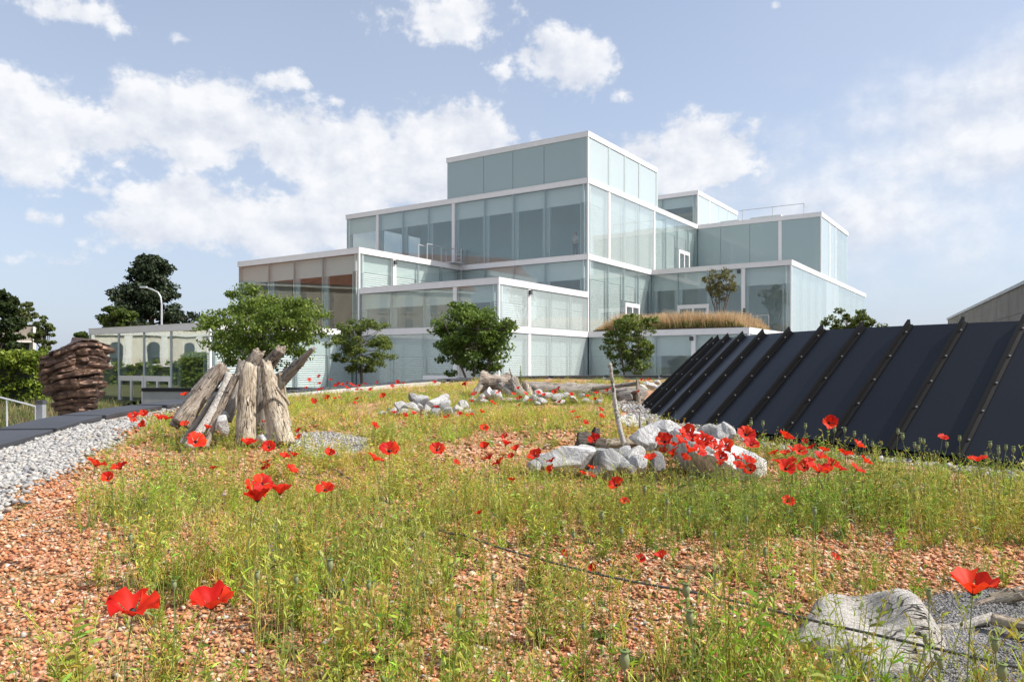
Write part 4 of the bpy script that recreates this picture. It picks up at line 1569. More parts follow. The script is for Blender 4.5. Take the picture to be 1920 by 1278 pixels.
# fine grains on the grey patches
def grains():
    X, Y, ci = [], [], []
    for kx, (pg, n) in enumerate(((POLY_A, 5200), (POLY_C, 9000))):
        p = np.array(pg)
        x = rng.uniform(p[:, 0].min(), p[:, 0].max(), n)
        y = rng.uniform(p[:, 1].min(), p[:, 1].max(), n)
        k_ = in_poly(x, y, pg)
        X.append(x[k_])
        Y.append(y[k_])
        ci.append(np.full(k_.sum(), kx))
    x, y, ci = np.concatenate(X), np.concatenate(Y), np.concatenate(ci)
    n = len(x)
    s_ = np.where(ci == 0, rng.uniform(.012, .034, n), rng.uniform(.006, .014, n))
    pos = np.stack([x, y, gz(x, y) + .014 + s_ * .1], -1)
    ti = np.where(ci[:, None] == 0, np.array([[.46, .44, .41]]), np.array([[.22, .215, .21]])) * rng.uniform(.6, 1.35, (n, 1))  # grains by the driftwood tinted darker to stand for the shadow there
    o = scatter('gravel_grains', [chip_proto(q + 50) for q in range(6)], rng.integers(0, 6, n), pos, rng.uniform(0, 6.28, n), rng.normal(0, .4, n), rng.normal(0, .4, n), s_, ti, 'pebble')
    tag(o, 'loose grey gravel grains by the tepee and the driftwood', 'gravel', None, 'stuff')


grains()


# ------------------------------------------------------------------ meadow
class PB:
    """plant prototype builder: triangles with colour"""
    def __init__(s, seed):
        s.r = random.Random(seed)
        s.V, s.F, s.C = [], [], []

    def blade(s, p, d, L, w, droop, col, n=3, up=(0, 0, 1)):
        p = Vector(p)
        d = Vector(d).normalized()
        side = d.cross(Vector((s.r.uniform(-1, 1), s.r.uniform(-1, 1), .6))).normalized()
        b = len(s.V)
        for i in range(n + 1):
            t = i / n
            q = p + d * (L * t) + Vector((0, 0, -droop * L * t * t))
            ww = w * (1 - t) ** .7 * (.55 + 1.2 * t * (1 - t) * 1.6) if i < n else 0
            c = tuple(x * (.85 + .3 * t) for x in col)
            if i < n:
                s.V += [q - side * ww / 2, q + side * ww / 2]
                s.C += [c, c]
            else:
                s.V.append(q)
                s.C.append(c)
        for i in range(n - 1):
            a = b + 2 * i
            s.F += [(a, a + 1, a + 3), (a, a + 3, a + 2)]
        a = b + 2 * (n - 1)
        s.F.append((a, a + 1, a + 2))

    def stem(s, pts, w, col):
        # three sided thin stalk
        V, Fq, _ = tube_np([tuple(p) for p in pts], np.linspace(w, w * .6, len(pts)), 3, False)
        b = len(s.V)
        s.V += [Vector(v) for v in V]
        s.C += [col] * len(V)
        for q in Fq: s.F += [(b + q[0], b + q[1], b + q[2]), (b + q[0], b + q[2], b + q[3])]

    def blob(s, c, rx, rz, col, seg=6, axis=Vector((0, 0, 1))):
        b = len(s.V)
        c = Vector(c)
        q = axis.to_track_quat('Z', 'Y')
        prof = [(-1, .0), (-.55, .75), (.15, 1.0), (.7, .78), (1.0, .35)]
        for (z, r) in prof:
            for i in range(seg):
                a = i / seg * 2 * PI
                s.V.append(c + q @ Vector((rx * r * math.cos(a), rx * r * math.sin(a), rz * z)))
                s.C.append(col)
        for k_ in range(len(prof) - 1):
            for i in range(seg):
                j = (i + 1) % seg
                a0 = b + k_ * seg
                s.F += [(a0 + i, a0 + j, a0 + seg + j), (a0 + i, a0 + seg + j, a0 + seg + i)]

    def done(s):
        return np.array([tuple(v) for v in s.V]), np.array(s.F), np.array(s.C)


GRN = (.262, .300, .056)
YEL = (.50, .46, .09)
DRY = (.42, .345, .19)


def pl_weed(seed, leaves=26, H=.36, n=2):
    p = PB(seed)
    r = p.r
    for st in range(r.choice([1, 2, 2, 3])):
        h = H * r.uniform(.65, 1.1)
        lx, ly = r.uniform(-.28, .28) * h, r.uniform(-.28, .28) * h
        pts = [Vector((lx * t * t + r.uniform(-.006, .006), ly * t * t + r.uniform(-.006, .006), h * t)) for t in np.linspace(0, 1, 5)]
        base = tuple(a + (b - a) * r.random() for a, b in zip(GRN, YEL))
        p.stem(pts, .0021, base)
        for q in range(leaves // 2):
            t = r.uniform(.08, 1)
            i = min(int(t * 4), 3)
            o = pts[i].lerp(pts[i + 1], t * 4 - i)
            a = r.uniform(0, 6.28)
            p.blade(o, (math.cos(a), math.sin(a), r.uniform(.5, 1.6)), r.uniform(.03, .075) * (1.15 - .45 * t), r.uniform(.006, .013), r.uniform(0, .35), tuple(x * r.uniform(.8, 1.25) for x in base), n)
    return p.done()


def pl_bush(seed):
    p = PB(seed)
    r = p.r
    for st in range(7):
        h = .34 * r.uniform(.5, 1.1)
        a0 = r.uniform(0, 6.28)
        k_ = r.uniform(.05, .5) * h
        pts = [Vector((math.cos(a0) * k_ * t, math.sin(a0) * k_ * t, h * t)) for t in np.linspace(0, 1, 4)]
        base = tuple(a + (b - a) * r.random() * .6 for a, b in zip(GRN, YEL))
        p.stem(pts, .002, base)
        for q in range(13):
            t = r.uniform(.1, 1)
            a = r.uniform(0, 6.28)
            p.blade(pts[0].lerp(pts[-1], t), (math.cos(a), math.sin(a), r.uniform(.3, 1.3)), r.uniform(.04, .085) * (1.2 - .5 * t), r.uniform(.010, .020), r.uniform(.1, .5), tuple(x * r.uniform(.75, 1.25) for x in base), 2)
    return p.done()


def pl_stalks(seed):
    p = PB(seed)
    r = p.r
    for q in range(9):
        a = r.uniform(0, 6.28)
        k_ = r.uniform(.02, .22)
        b = Vector((r.uniform(-.07, .07), r.uniform(-.07, .07), 0))
        dd = Vector((math.cos(a) * k_, math.sin(a) * k_, 1)).normalized()
        h = r.uniform(.22, .46)
        col = tuple(x + (y - x) * r.random() for x, y in zip(YEL, DRY)) if r.random() < .45 else tuple(x * 1.1 for x in GRN)
        p.blade(b, dd, h, .0036, .04, col, 2)
        tip = b + dd * h
        for k2 in range(3):
            a2 = r.uniform(0, 6.28)
            p.blade(tip - dd * r.uniform(0, .09), (math.cos(a2) * .5, math.sin(a2) * .5, 1), r.uniform(.016, .03), .006, 0, tuple(x * 1.15 for x in col), 2)
    return p.done()


def pl_grass(seed, nb=16, H=.30, col=GRN, w=.0045):
    p = PB(seed)
    r = p.r
    for q in range(nb):
        a = r.uniform(0, 6.28)
        k_ = r.uniform(.05, .55)
        p.blade((r.uniform(-.03, .03), r.uniform(-.03, .03), 0), (math.cos(a) * k_, math.sin(a) * k_, 1), H * r.uniform(.45, 1.1), w * r.uniform(.7, 1.3), r.uniform(0, .35), tuple(x * r.uniform(.75, 1.3) for x in col), 3)
    return p.done()


def pl_rosette(seed, nb=12, col=(.13, .19, .045)):
    p = PB(seed)
    r = p.r
    for q in range(nb):
        a = q / nb * 6.28 + r.uniform(-.3, .3)
        L = r.uniform(.05, .13)
        d = Vector((math.cos(a), math.sin(a), r.uniform(.3, 1.2)))
        cc = tuple(x * r.uniform(.8, 1.25) for x in col)
        p.blade((0, 0, 0), d, L, r.uniform(.014, .03), .5, cc, 3)
        for t in (.35, .55, .75):
            o = d.normalized() * (L * t)
            for sgn in (-1, 1):
                dd = Vector((-d.y * sgn, d.x * sgn, .3)) + d * .6
                p.blade(o, dd, L * .26, .01, .3, cc, 2)
    return p.done()


def pl_bud(seed, H=.45, ripe=False, big=1.0):
    p = PB(seed)
    r = p.r
    for q in range(r.choice([1, 1, 2, 3])):
        h = H * r.uniform(.7, 1.1)
        lx, ly = r.uniform(-.14, .14), r.uniform(-.14, .14)
        nod = r.random() < .35
        pts = [Vector((lx * t * t, ly * t * t, h * t)) for t in np.linspace(0, 1, 6)]
        if nod:
            d = Vector((lx, ly, 0)).normalized() if (lx or ly) else Vector((1, 0, 0))
            pts += [pts[-1] + d * .012 + Vector((0, 0, .006)), pts[-1] + d * .022 + Vector((0, 0, -.016))]
        cg = (.17, .20, .065)
        p.stem(pts, .0016, cg)
        ax = (pts[-1] - pts[-2]).normalized()
        p.blob(pts[-1] + ax * .009, .0062 * big, .0125 * big, (.20, .235, .10) if not nod else (.22, .24, .09), 6, ax)
        for k_ in range(5):
            t = r.uniform(.05, .5)
            a = r.uniform(0, 6.28)
            p.blade(pts[min(int(t * 5), 4)], (math.cos(a), math.sin(a), .9), r.uniform(.03, .07), .008, .4, GRN, 2)
    return p.done()


def pl_dry(seed):
    p = PB(seed)
    r = p.r
    for q in range(r.choice([2, 3, 4])):
        h = r.uniform(.15, .36)
        lx, ly = r.uniform(-.12, .12), r.uniform(-.12, .12)
        pts = [Vector((lx * t, ly * t, h * t)) for t in np.linspace(0, 1, 4)]
        p.stem(pts, .0014, DRY)
        for k_ in range(9):
            t = r.uniform(.3, 1)
            a = r.uniform(0, 6.28)
            p.blade(pts[0].lerp(pts[-1], t), (math.cos(a), math.sin(a), 1.3), r.uniform(.015, .045), .004, .2, tuple(x * r.uniform(.7, 1.2) for x in DRY), 2)
    return p.done()


def pl_blue(seed):
    p = PB(seed)
    r = p.r
    for q in range(3):
        h = r.uniform(.10, .28)
        pts = [Vector((r.uniform(-.02, .02) * t, r.uniform(-.02, .02) * t, h * t)) for t in np.linspace(0, 1, 3)]
        p.stem(pts, .0013, GRN)
        for k_ in range(5):
            a = r.uniform(0, 6.28)
            p.blade(pts[-1] - Vector((0, 0, r.uniform(0, .05))), (math.cos(a), math.sin(a), .5), .012, .009, .1, (.17, .14, .46), 2)
    return p.done()


def meadow():
    protos = [pl_weed(1, 30, .34), pl_weed(2, 34, .30), pl_weed(3, 26, .40), pl_weed(4, 40, .22), pl_weed(5, 22, .44), pl_weed(6, 36, .26),
              pl_grass(11, 16, .26), pl_grass(12, 20, .18, YEL), pl_grass(13, 12, .34, (.21, .24, .06)), pl_rosette(21), pl_rosette(22, 9, (.19, .22, .06)),
              pl_bush(31), pl_dry(32), pl_bud(41, .42), pl_bud(42, .5), pl_bud(43, .36), pl_blue(51), pl_stalks(61), pl_stalks(62)]
    nhi = len(protos)
    protos += [pl_weed(71, 20, .34, 1), pl_weed(72, 24, .30, 1), pl_weed(73, 18, .38, 1), pl_grass(74, 9, .26), pl_grass(75, 9, .22, YEL), pl_stalks(76)]
    W = np.array([.10, .12, .08, .13, .04, .12, .06, .09, .04, .06, .05, .06, .05, .02, .015, .02, .014, .13, .13])
    W /= W.sum()
    # candidates by world area, denser close to the camera
    X, Y = [], []
    for (y0, y1, dens) in ((1.35, 3.2, 430), (3.2, 5.5, 380), (5.5, 8.5, 215), (8.5, 12.5, 185), (12.5, 17, 140)):
        hw = .70 * y1 + .6
        n = int(hw * 2 * (y1 - y0) * dens)
        x = (rng.random(n) * 2 - 1) * hw
        y = y0 + (y1 - y0) * rng.random(n)
        k_ = np.abs(x) < .70 * y + .6
        X.append(x[k_])
        Y.append(y[k_])
    x, y = np.concatenate(X), np.concatenate(Y)
    P = np.stack([x, y, np.zeros_like(x)], -1)
    d = .53 + 1.6 * (fbm(P * .95 + 11, 21, 3) - .5) + .9 * (vnoise(P * 3.3, 31) - .5)
    d += np.interp(y, [1.3, 3, 6, 9, 17], [-.02, .0, .08, .34, .45])
    # bare brick: along the left, and a few open places
    kd = kerb_dist(x, y)
    d -= np.interp(kd - np.interp(y, [4, 8, 11], [.35, .0, -.3]), [.75, 1.05, 1.5, 2.1], [2, .55, .12, 0]) * np.interp(y, [11, 12.6], [1, .1])
    d -= np.clip((-1.35 - x - (y - 2.2) * .34) * .9, 0, .7) * (y < 6)
    for (px, py, rx, ry, am) in ((960, 855, .7, .55, .45), (1300, 1170, .36, .2, .55), (1740, 1060, .7, .22, .8), (700, 960, .35, .3, .3), (930, 1190, .25, .15, .4), (300, 1230, .5, .3, .35), (620, 1020, .3, .3, .35), (1590, 880, .5, .3, .35), (100, 1100, .35, .6, .45), (1000, 1060, .35, .2, .3)):
        g = G(px, py)
        d -= am * np.exp(-(((x - g.x) / rx) ** 2 + ((y - g.y) / ry) ** 2))
    for (px, py, rx, ry, am) in ((1280, 985, 1.1, .5, .5), (720, 1150, .45, .4, .35), (1380, 1010, 1.2, .6, .4), (460, 900, .9, .7, .3), (1080, 1190, .25, .25, .5), (1420, 1260, .35, .25, .55), (1850, 960, .9, .3, .5), (560, 1080, .5, .4, .25)):
        g = G(px, py)
        d += am * np.exp(-(((x - g.x) / rx) ** 2 + ((y - g.y) / ry) ** 2))
    ok = inside(x, y) & (kd > .45) & (cone_base_dist(x, y) > .45) & (y < 17.0)
    for pg, pr in ((POLY_A, .08), (POLY_B, .03), (POLY_C, .03)):
        ok &= ~in_poly(x, y, pg) | (rng.random(len(x)) < pr)
    # keep clear of rocks
    for (px, py, r) in ((800, 775, .55), (1335, 880, .52), (1060, 868, .36), (1170, 872, .32), (1650, 1225, .40), (1640, 1262, .22), (1720, 1240, .25)):
        g = G(px, py)
        ok &= np.hypot(x - g.x, (y - g.y) * 1.6) > r
    ok &= rng.random(len(x)) < np.clip(d, 0, 1)
    x, y = x[ok], y[ok]
    n = len(x)
    idx = rng.choice(nhi, n, p=W)
    idx = np.where((y > 8.2) & (idx != 9) & (idx != 16), nhi + rng.integers(0, 6, n), idx)
    # denser growth is taller
    hs = np.clip(.55 + .5 * fbm(np.stack([x, y, x * 0], -1) * .8 + 4, 41, 2), .6, 1.2) * rng.uniform(.65, 1.12, n)
    hs = hs * np.interp(y, [1.3, 2.2, 3.4, 4.5], [1.0, 1.12, 1.15, 1.0])
    pos = np.stack([x, y, gz(x, y) - .005], -1)
    warm = fbm(np.stack([x, y, x * 0], -1) * .6 + 30, 51, 3)[:, None]
    warm = np.clip((warm - .5) * 2.2 + .5 + rng.normal(0, .18, (n, 1)), 0, 1)
    ti = (np.array([[.85, 1.06, .85]]) * (1 - warm) + np.array([[1.38, 1.26, 1.1]]) * warm) * rng.uniform(.7, 1.3, (n, 1))
    ti *= np.where(y > 8, 1.12, 1.0)[:, None]
    wide = np.interp(y, [3, 7, 9, 14], [1, 1.15, 1.5, 1.8])
    sc3 = np.stack([hs * wide, hs * wide, hs * np.interp(y, [3.2, 5.5, 8, 11, 15], [1, .86, .72, .60, .52])], -1)
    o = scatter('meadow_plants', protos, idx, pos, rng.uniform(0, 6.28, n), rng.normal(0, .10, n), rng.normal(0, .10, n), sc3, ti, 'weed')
    tag(o, 'low green and yellowing wild plants growing through the brick chips', 'wild plants', None, 'stuff')
    print('meadow', n, 'tris', len(o.data.polygons))


meadow()

# ------------------------------------------------------------------ poppies
POP = [(260, 1155, 88), (398, 1145, 82), (1822, 1120, 90), (483, 910, 36), (470, 925, 40), (488, 942, 56), (531, 928, 42), (612, 922, 32),
       (174, 876, 32), (221, 881, 28), (200, 899, 24), (731, 848, 34), (705, 864, 30), (822, 845, 26), (908, 841, 21), (944, 837, 21), (965, 846, 19), (958, 856, 12), (922, 861, 22), (941, 870, 24),
       (947, 820, 13), (906, 804, 15), (956, 906, 18), (1116, 828, 26), (1008, 856, 26), (1038, 866, 17), (1034, 883, 18), (1091, 890, 15), (1104, 893, 13), (1108, 880, 17), (1158, 911, 28), (1224, 863, 25),
       (1126, 769, 10), (1126, 782, 11), (1082, 784, 10), (1096, 793, 10), (1075, 773, 9), (1052, 755, 11), (1104, 744, 9), (1119, 738, 9), (1116, 750, 8), (1007, 737, 9), (1020, 742, 9), (985, 739, 9), (976, 748, 11), (972, 730, 9),
       (889, 741, 12), (907, 747, 7), (935, 737, 9), (963, 740, 9), (1049, 730, 10), (1040, 736, 9), (973, 761, 7), (1069, 740, 8), (1138, 733, 8), (1146, 731, 8), (929, 758, 7), (923, 754, 7), (884, 754, 9), (993, 751, 7),
       (718, 745, 13), (701, 800, 15), (741, 775, 11), (760, 780, 11), (775, 777, 11), (816, 765, 11), (837, 783, 11), (861, 777, 10), (876, 780, 9), (886, 778, 8), (903, 774, 13), (853, 868, 8),
       (683, 721, 7), (695, 730, 7), (709, 718, 7), (737, 725, 8), (746, 717, 8), (756, 720, 8), (813, 718, 8), (872, 723, 12), (1203, 714, 7), (1211, 714, 7), (1218, 713, 7), (1198, 735, 7), (1176, 715, 6),
       (597, 706, 7), (579, 713, 8), (600, 720, 7), (622, 713, 7), (604, 730, 8), (595, 732, 6), (572, 728, 6), (633, 723, 12), (643, 722, 7), (653, 720, 8), (659, 723, 11), (649, 729, 12), (672, 725, 8), (669, 731, 7), (677, 731, 7), (694, 731, 6),
       (616, 746, 10), (627, 748, 7), (633, 746, 7), (669, 749, 9), (664, 756, 8), (590, 752, 10), (593, 757, 11), (310, 788, 21), (301, 786, 12), (344, 798, 16), (387, 805, 16), (369, 830, 34), (468, 835, 28), (505, 840, 23), (559, 809, 12), (559, 822, 14), (491, 791, 7),
       (535, 859, 20), (554, 856, 17), (620, 851, 19), (542, 883, 22), (497, 870, 16), (499, 879, 18), (401, 879, 11), (350, 742, 14), (253, 782, 17), (268, 779, 17), (248, 791, 13), (269, 799, 19), (296, 785, 16),
       (1295, 812, 28), (1251, 830, 32), (1274, 830, 24), (1296, 826, 24), (1314, 829, 28), (1330, 828, 20), (1321, 839, 22), (1247, 847, 16), (1267, 849, 22), (1288, 850, 27), (1304, 849, 26), (1259, 857, 17), (1361, 836, 25), (1400, 817, 37), (1410, 837, 27), (1351, 860, 25), (1347, 874, 16), (1376, 861, 21), (1399, 867, 27), (1410, 882, 22), (1282, 820, 26), (1306, 838, 26), (1262, 838, 24), (1336, 842, 22), (1280, 862, 22), (1372, 848, 22), (1385, 876, 22), (1318, 820, 22), (1508, 878, 24), (1548, 882, 22), (1483, 846, 20), (1575, 882, 22), (1455, 852, 18), (1525, 842, 18),
       (1475, 942, 22), (1167, 941, 10), (1469, 824, 28), (1553, 793, 27), (1511, 828, 12), (1610, 838, 23), (1585, 855, 25), (1619, 868, 23), (1602, 883, 25), (1766, 823, 18), (1835, 866, 30), (1905, 826, 12), (1499, 847, 23), (1471, 853, 19), (1542, 847, 19), (1535, 860, 25), (1518, 867, 21), (1487, 866, 17), (1560, 872, 23), (1471, 882, 34), (1531, 888, 43), (1457, 868, 20), (1565, 1046, 17), (904, 963, 14), (1245, 1048, 27), (1201, 1050, 10), (1052, 1041, 10), (1110, 1067, 9)]


def petal_mesh(seed, open_, ruffle):
    """one petal, base at origin, growing along +x and up"""
    r_ = np.random.default_rng(seed)
    nu, nv = 7, 5
    V = []
    for j in range(nv):
        t = j / (nv - 1)
        for i in range(nu):
            s_ = i / (nu - 1) * 2 - 1
            ang = s_ * (.95 + .08 * r_.random())
            rr = (.10 + .90 * t) * (1 - .10 * s_ * s_ * t)
            rr *= 1 + (ruffle * .35 * r_.uniform(-1, 1) if t > .9 else 0)
            x, y = rr * math.cos(ang * (.55 + .35 * t)), rr * math.sin(ang * (.55 + .35 * t))
            cup = (1 - open_) * rr * 1.05 + open_ * (.42 * math.sin(min(rr, 1) * PI * .62))
            z = cup + ruffle * t * t * .6 * math.sin(i * 2.3 + seed) + ruffle * .25 * r_.uniform(-1, 1) * t
            V.append((x * (.45 + .55 * open_), y * (.75 + .25 * open_), z))
    Fq = [(j * nu + i, j * nu + i + 1, (j + 1) * nu + i + 1, (j + 1) * nu + i) for j in range(nv - 1) for i in range(nu - 1)]
    return np.array(V), np.array(Fq)


def quad_tri(Fq):
    return np.vstack([Fq[:, [0, 1, 2]], Fq[:, [0, 2, 3]]])


PET = [[(lambda vf: np_mesh('petal', vf[0], vf[1], smooth=True))(petal_mesh(v * 10 + q, op, ru)) for q in range(4)] for v, (op, ru) in enumerate([(.80, .20), (.66, .24), (.5, .18), (.74, .28), (.36, .16)])]
for L_ in PET:
    for me in L_: me.materials.append(M['poppy_petal'])
# centre: dark capsule with a ring of stamens
_p = PB(5)
_p.blob((0, 0, .17), .13, .16, (1, 1, 1), 8)
for q in range(22):
    a = q / 22 * 6.28
    _p.blade((0, 0, .05), (math.cos(a), math.sin(a), .75), .34, .035, .1, (1, 1, 1), 2)
_v, _f, _c = _p.done()
CEN = np_mesh('flower_centre', _v, _f)
CEN.materials.append(M['poppy_centre'])


def stem_mesh(L, lean, seed):
    r_ = random.Random(seed)
    pts = [(lean[0] * t * t + .012 * math.sin(t * 5 + seed), lean[1] * t * t + .010 * math.cos(t * 4 + seed), L * t) for t in np.linspace(0, 1, 8)]
    pts[0] = (0, 0, -.02)
    V, Fq, Ft = tube_np(pts, .0015, 5, False)
    # a few hairy leaves low on the stalk
    p = PB(seed)
    for q in range(4):
        a = p.r.uniform(0, 6.28)
        p.blade((pts[1 + q % 3]), (math.cos(a), math.sin(a), .9), p.r.uniform(.05, .11), .012, .5, GRN, 3)
    v2, f2, _ = p.done()
    return np.vstack([V, v2]), Fq, f2 + len(V), pts[-1]


FAR = []
for v in range(5):     # joined small flowers (petals + centre) for the distant ones
    Vs, Fs, mi, b = [], [], [], 0
    for q in range(4):
        V, Fq = petal_mesh(v * 10 + q, [.80, .66, .5, .74, .36][v], .22)
        a = q * PI / 2 + .3 * (q % 2)
        c, s_ = math.cos(a), math.sin(a)
        V = V @ np.array([[c, s_, 0], [-s_, c, 0], [0, 0, 1]])
        Vs.append(V)
        Fs.append(quad_tri(Fq) + b)
        mi += [0] * len(Fs[-1])
        b += len(V)
    Vs.append(_v)
    Fs.append(_f + b)
    mi += [1] * len(_f)
    FAR.append((np.vstack(Vs), np.vstack(Fs), mi))


def region_label(px, py, w):
    if (px, py) in SPECIAL: return SPECIAL[(px, py)], None
    if w < 14 and 560 <= px <= 700 and py < 760: return 'small red poppy in the far drift below the second tree', 'poppies far left of centre'
    if py < 760 and 700 < px < 830: return 'small red poppy by the pale ledge at the far edge', 'poppies by the ledge'
    if py < 763 and 830 <= px < 1160: return 'small red poppy among the stones and fallen logs', 'poppies among the fallen logs'
    if py < 740 and px >= 1160: return 'tiny red poppy right of the fallen logs', 'poppies at the far right kerb'
    if 735 <= px <= 910 and py < 790: return 'small red poppy before the low stone heap', 'poppies at the stone heap'
    if 1070 <= px <= 1130 and 760 < py < 800: return 'small red poppy left of the upright stick', 'poppies left of the stick'
    if px < 280 and py < 810: return 'red poppy by the kerb left of the tepee', 'poppies left of the tepee'
    if px < 420 and py < 815: return 'red poppy against the left logs of the tepee', 'poppies at the left logs'
    if 440 < px < 570 and py < 830: return 'red poppy close to the foot of the upright logs', 'poppies at the upright logs'
    if 490 < px < 630 and py < 900: return 'red poppy in the group before the tepee', 'poppies in front of the tepee'
    if 895 < px < 1000 and py < 880: return 'deep red poppy in the tight mid meadow cluster', 'poppies mid meadow'
    if 1000 <= px < 1200 and py < 900: return 'red poppy at the left white rock', 'poppies at the left rock'
    if 1240 <= px < 1420 and py < 890: return 'red poppy in the cluster over the large boulder', 'poppies over the boulder'
    if 1440 <= px < 1640 and py < 900: return 'red poppy in the patch right of the large boulder', 'poppies right of the boulder'
    return 'single red poppy low among the foreground plants', 'scattered poppies'


SPECIAL = {(260, 1155): 'large open red poppy nearest the lower left corner', (398, 1145): 'large red poppy right beside the one nearest the lower left corner', (1822, 1120): 'large cup shaped red poppy above the driftwood in the lower right',
           (483, 910): 'uppermost poppy of the orange red foreground cluster of four', (470, 925): 'left poppy of the orange red foreground cluster of four', (488, 942): 'lowest and biggest poppy of the foreground cluster of four', (531, 928): 'right poppy of the orange red foreground cluster of four', (612, 922): 'single folded poppy right of the foreground cluster of four',
           (174, 876): 'flat red poppy, leftmost of three above the bare brick', (221, 881): 'red poppy, rightmost of three above the bare brick', (200, 899): 'red poppy, lowest of three above the bare brick',
           (731, 848): 'wide open poppy, upper of the pair left of centre', (705, 864): 'wide open poppy, lower of the pair left of centre', (822, 845): 'tilted orange red poppy standing alone near the centre',
           (1116, 828): 'red poppy in front of the dark stump', (369, 830): 'wide orange red poppy below the left logs of the tepee', (468, 835): 'wide orange red poppy in front of the thick upright log', (505, 840): 'dark red poppy in front of the stone at the tepee',
           (1553, 793): 'tall poppy facing the camera, standing above the others against the dark roof', (1469, 824): 'tilted red poppy left of the tall one against the dark roof', (1400, 817): 'wide red poppy highest over the right end of the boulder',
           (1766, 823): 'small poppy on a long bare stalk against the dark roof', (1835, 866): 'flat red poppy over the pebbles near the right edge', (1905, 826): 'round red bud opening at the right edge', (1475, 942): 'single red poppy below the dense right patch', (1245, 1048): 'orange red folded poppy low near the cable',
           (1158, 911): 'ragged red poppy below the grey rocks', (1565, 1046): 'fallen red poppy on the brick right of the meadow', (904, 963): 'dark red half closed poppy in the middle foreground', (701, 800): 'red poppy alone right of the grey gravel patch', (718, 745): 'red poppy alone left above the stone heap',
           (350, 742): 'orange poppy left behind the leaning logs', (1531, 888): 'biggest poppy of the patch right of the boulder', (620, 851): 'red poppy below the grey gravel patch', (401, 879): 'small red poppy alone below the tepee', (853, 868): 'tiny poppy alone left of the mid meadow cluster',
           (956, 906): 'red poppy alone below the mid meadow cluster', (872, 723): 'poppy pair bloom left of the root stump', (1224, 863): 'round dark red poppy left of the dense boulder cluster', (1167, 941): 'faded orange poppy low in the grass below the rocks'}


ORD = 'first second third fourth fifth sixth seventh eighth ninth tenth eleventh twelfth thirteenth fourteenth fifteenth sixteenth seventeenth eighteenth nineteenth twentieth twenty-first twenty-second twenty-third twenty-fourth twenty-fifth twenty-sixth twenty-seventh twenty-eighth twenty-ninth thirtieth thirty-first thirty-second thirty-third thirty-fourth thirty-fifth'.split()


def ordinals(items):
    """items: (key, x, label, group) -> label per key, singled out by its place from the left inside its group"""
    res, by = {}, {}
    for it in items:
        if it[3]: by.setdefault(it[3], []).append(it)
        else: res[it[0]] = it[2]
    for g, L in by.items():
        L.sort(key=lambda q: (q[1], q[0]))
        for i, it in enumerate(L):
            w_ = 'leftmost' if i == 0 else 'rightmost' if i == len(L) - 1 else ORD[i] + ' from left'
            res[it[0]] = it[2] if len(L) == 1 else it[2] + ', ' + w_
    return res


def poppies():
    LAB = ordinals([(i, p[0], *region_label(*p)) for i, p in enumerate(POP)])
    for n_, (px, py, w) in enumerate(POP):
        kk = (py - HOR) / F_PX
        r = random.Random(n_ * 31 + 5)
        size = r.uniform(.070, .088)
        Y = size * F_PX / w
        h = -kk * Y + 1.256 - .053 * Y
        hmin, hmax = (.20, .52) if w >= 14 else (.22, .50)
        if w >= 80: hmax = .60
        if py > 1000 and w < 40: hmin, hmax = .10, .3
        if h < hmin or h > hmax:
            h = min(max(h, hmin), hmax)
            Y = (1.256 - h) / (kk + .053)
        rad = w / F_PX * Y / 2 * 1.24
        rad = min(max(rad, .028), .068)
        head = Vector(((px - CXP) / F_PX * Y, Y, -kk * Y))
        lean = (r.uniform(-.07, .07), r.uniform(-.06, .06))
        bx, by = head.x - lean[0], head.y - lean[1]
        zb = float(gz(bx, by))
        L = max(head.z - zb, .08)
        base = Vector((bx, by, zb))
        label, grp = LAB[n_], region_label(px, py, w)[1]
        var = r.choice([0, 0, 1, 1, 2, 3, 4] if w < 60 else [0, 1, 3])
        if (px, py) == (1905, 826): var = 4
        if (px, py) == (1822, 1120): var = 2
        tilt = Vector((r.uniform(-.8, .9), r.uniform(-1.1, .35), 1.0)).normalized()
        if (px, py) == (1553, 793): tilt = Vector((0, -1, .35)).normalized()
        if w >= 80: tilt = Vector((r.uniform(-.15, .15), -.12, 1)).normalized()
        q = tilt.to_track_quat('Z', 'Y') @ Vector((0, 0, 1)).to_track_quat('Z', 'Y')
        q = tilt.to_track_quat('Z', 'Y')
        spin = r.uniform(0, 6.28)
        V, Fq, Ft, tip = stem_mesh(L, lean, n_)
        if w >= 18:
            root = empty('poppy', base)
            tag(root, label, 'poppy', grp)
            link('stem', np_mesh('stem', V, [Fq, Ft]), M['stem_green'], root)
            hp = Vector(tip)
            for k_ in range(4):
                o = link('petal', PET[var][k_], None, root, hp)
                o.rotation_euler = (q.to_matrix() @ Matrix.Rotation(spin + k_ * PI / 2 + r.uniform(-.15, .15), 3, 'Z')).to_euler()
                s_ = rad * (1.0 if k_ % 2 else 1.06)
                o.scale = (s_, s_, s_)
            o = link('flower_centre', CEN, None, root, hp)
            o.rotation_euler = q.to_euler()
            o.scale = (rad, rad, rad)
        else:
            fv, ff, mi = FAR[var]
            Rm = np.array(q.to_matrix() @ Matrix.Rotation(spin, 3, 'Z'))
            fv = fv * rad * 1.05 @ Rm.T + np.array(tip)
            nV = len(V)
            Fa = np.vstack([quad_tri(Fq), Ft])
            me = np_mesh('poppy', np.vstack([V, fv]), np.vstack([Fa, ff + nV]))
            o = link('poppy', me, [M['poppy_petal'], M['poppy_centre'], M['stem_green']], None, base)
            me.polygons.foreach_set('material_index', np.array([2] * len(Fa) + mi, np.int32))
            tag(o, label, 'poppy', grp)


poppies()

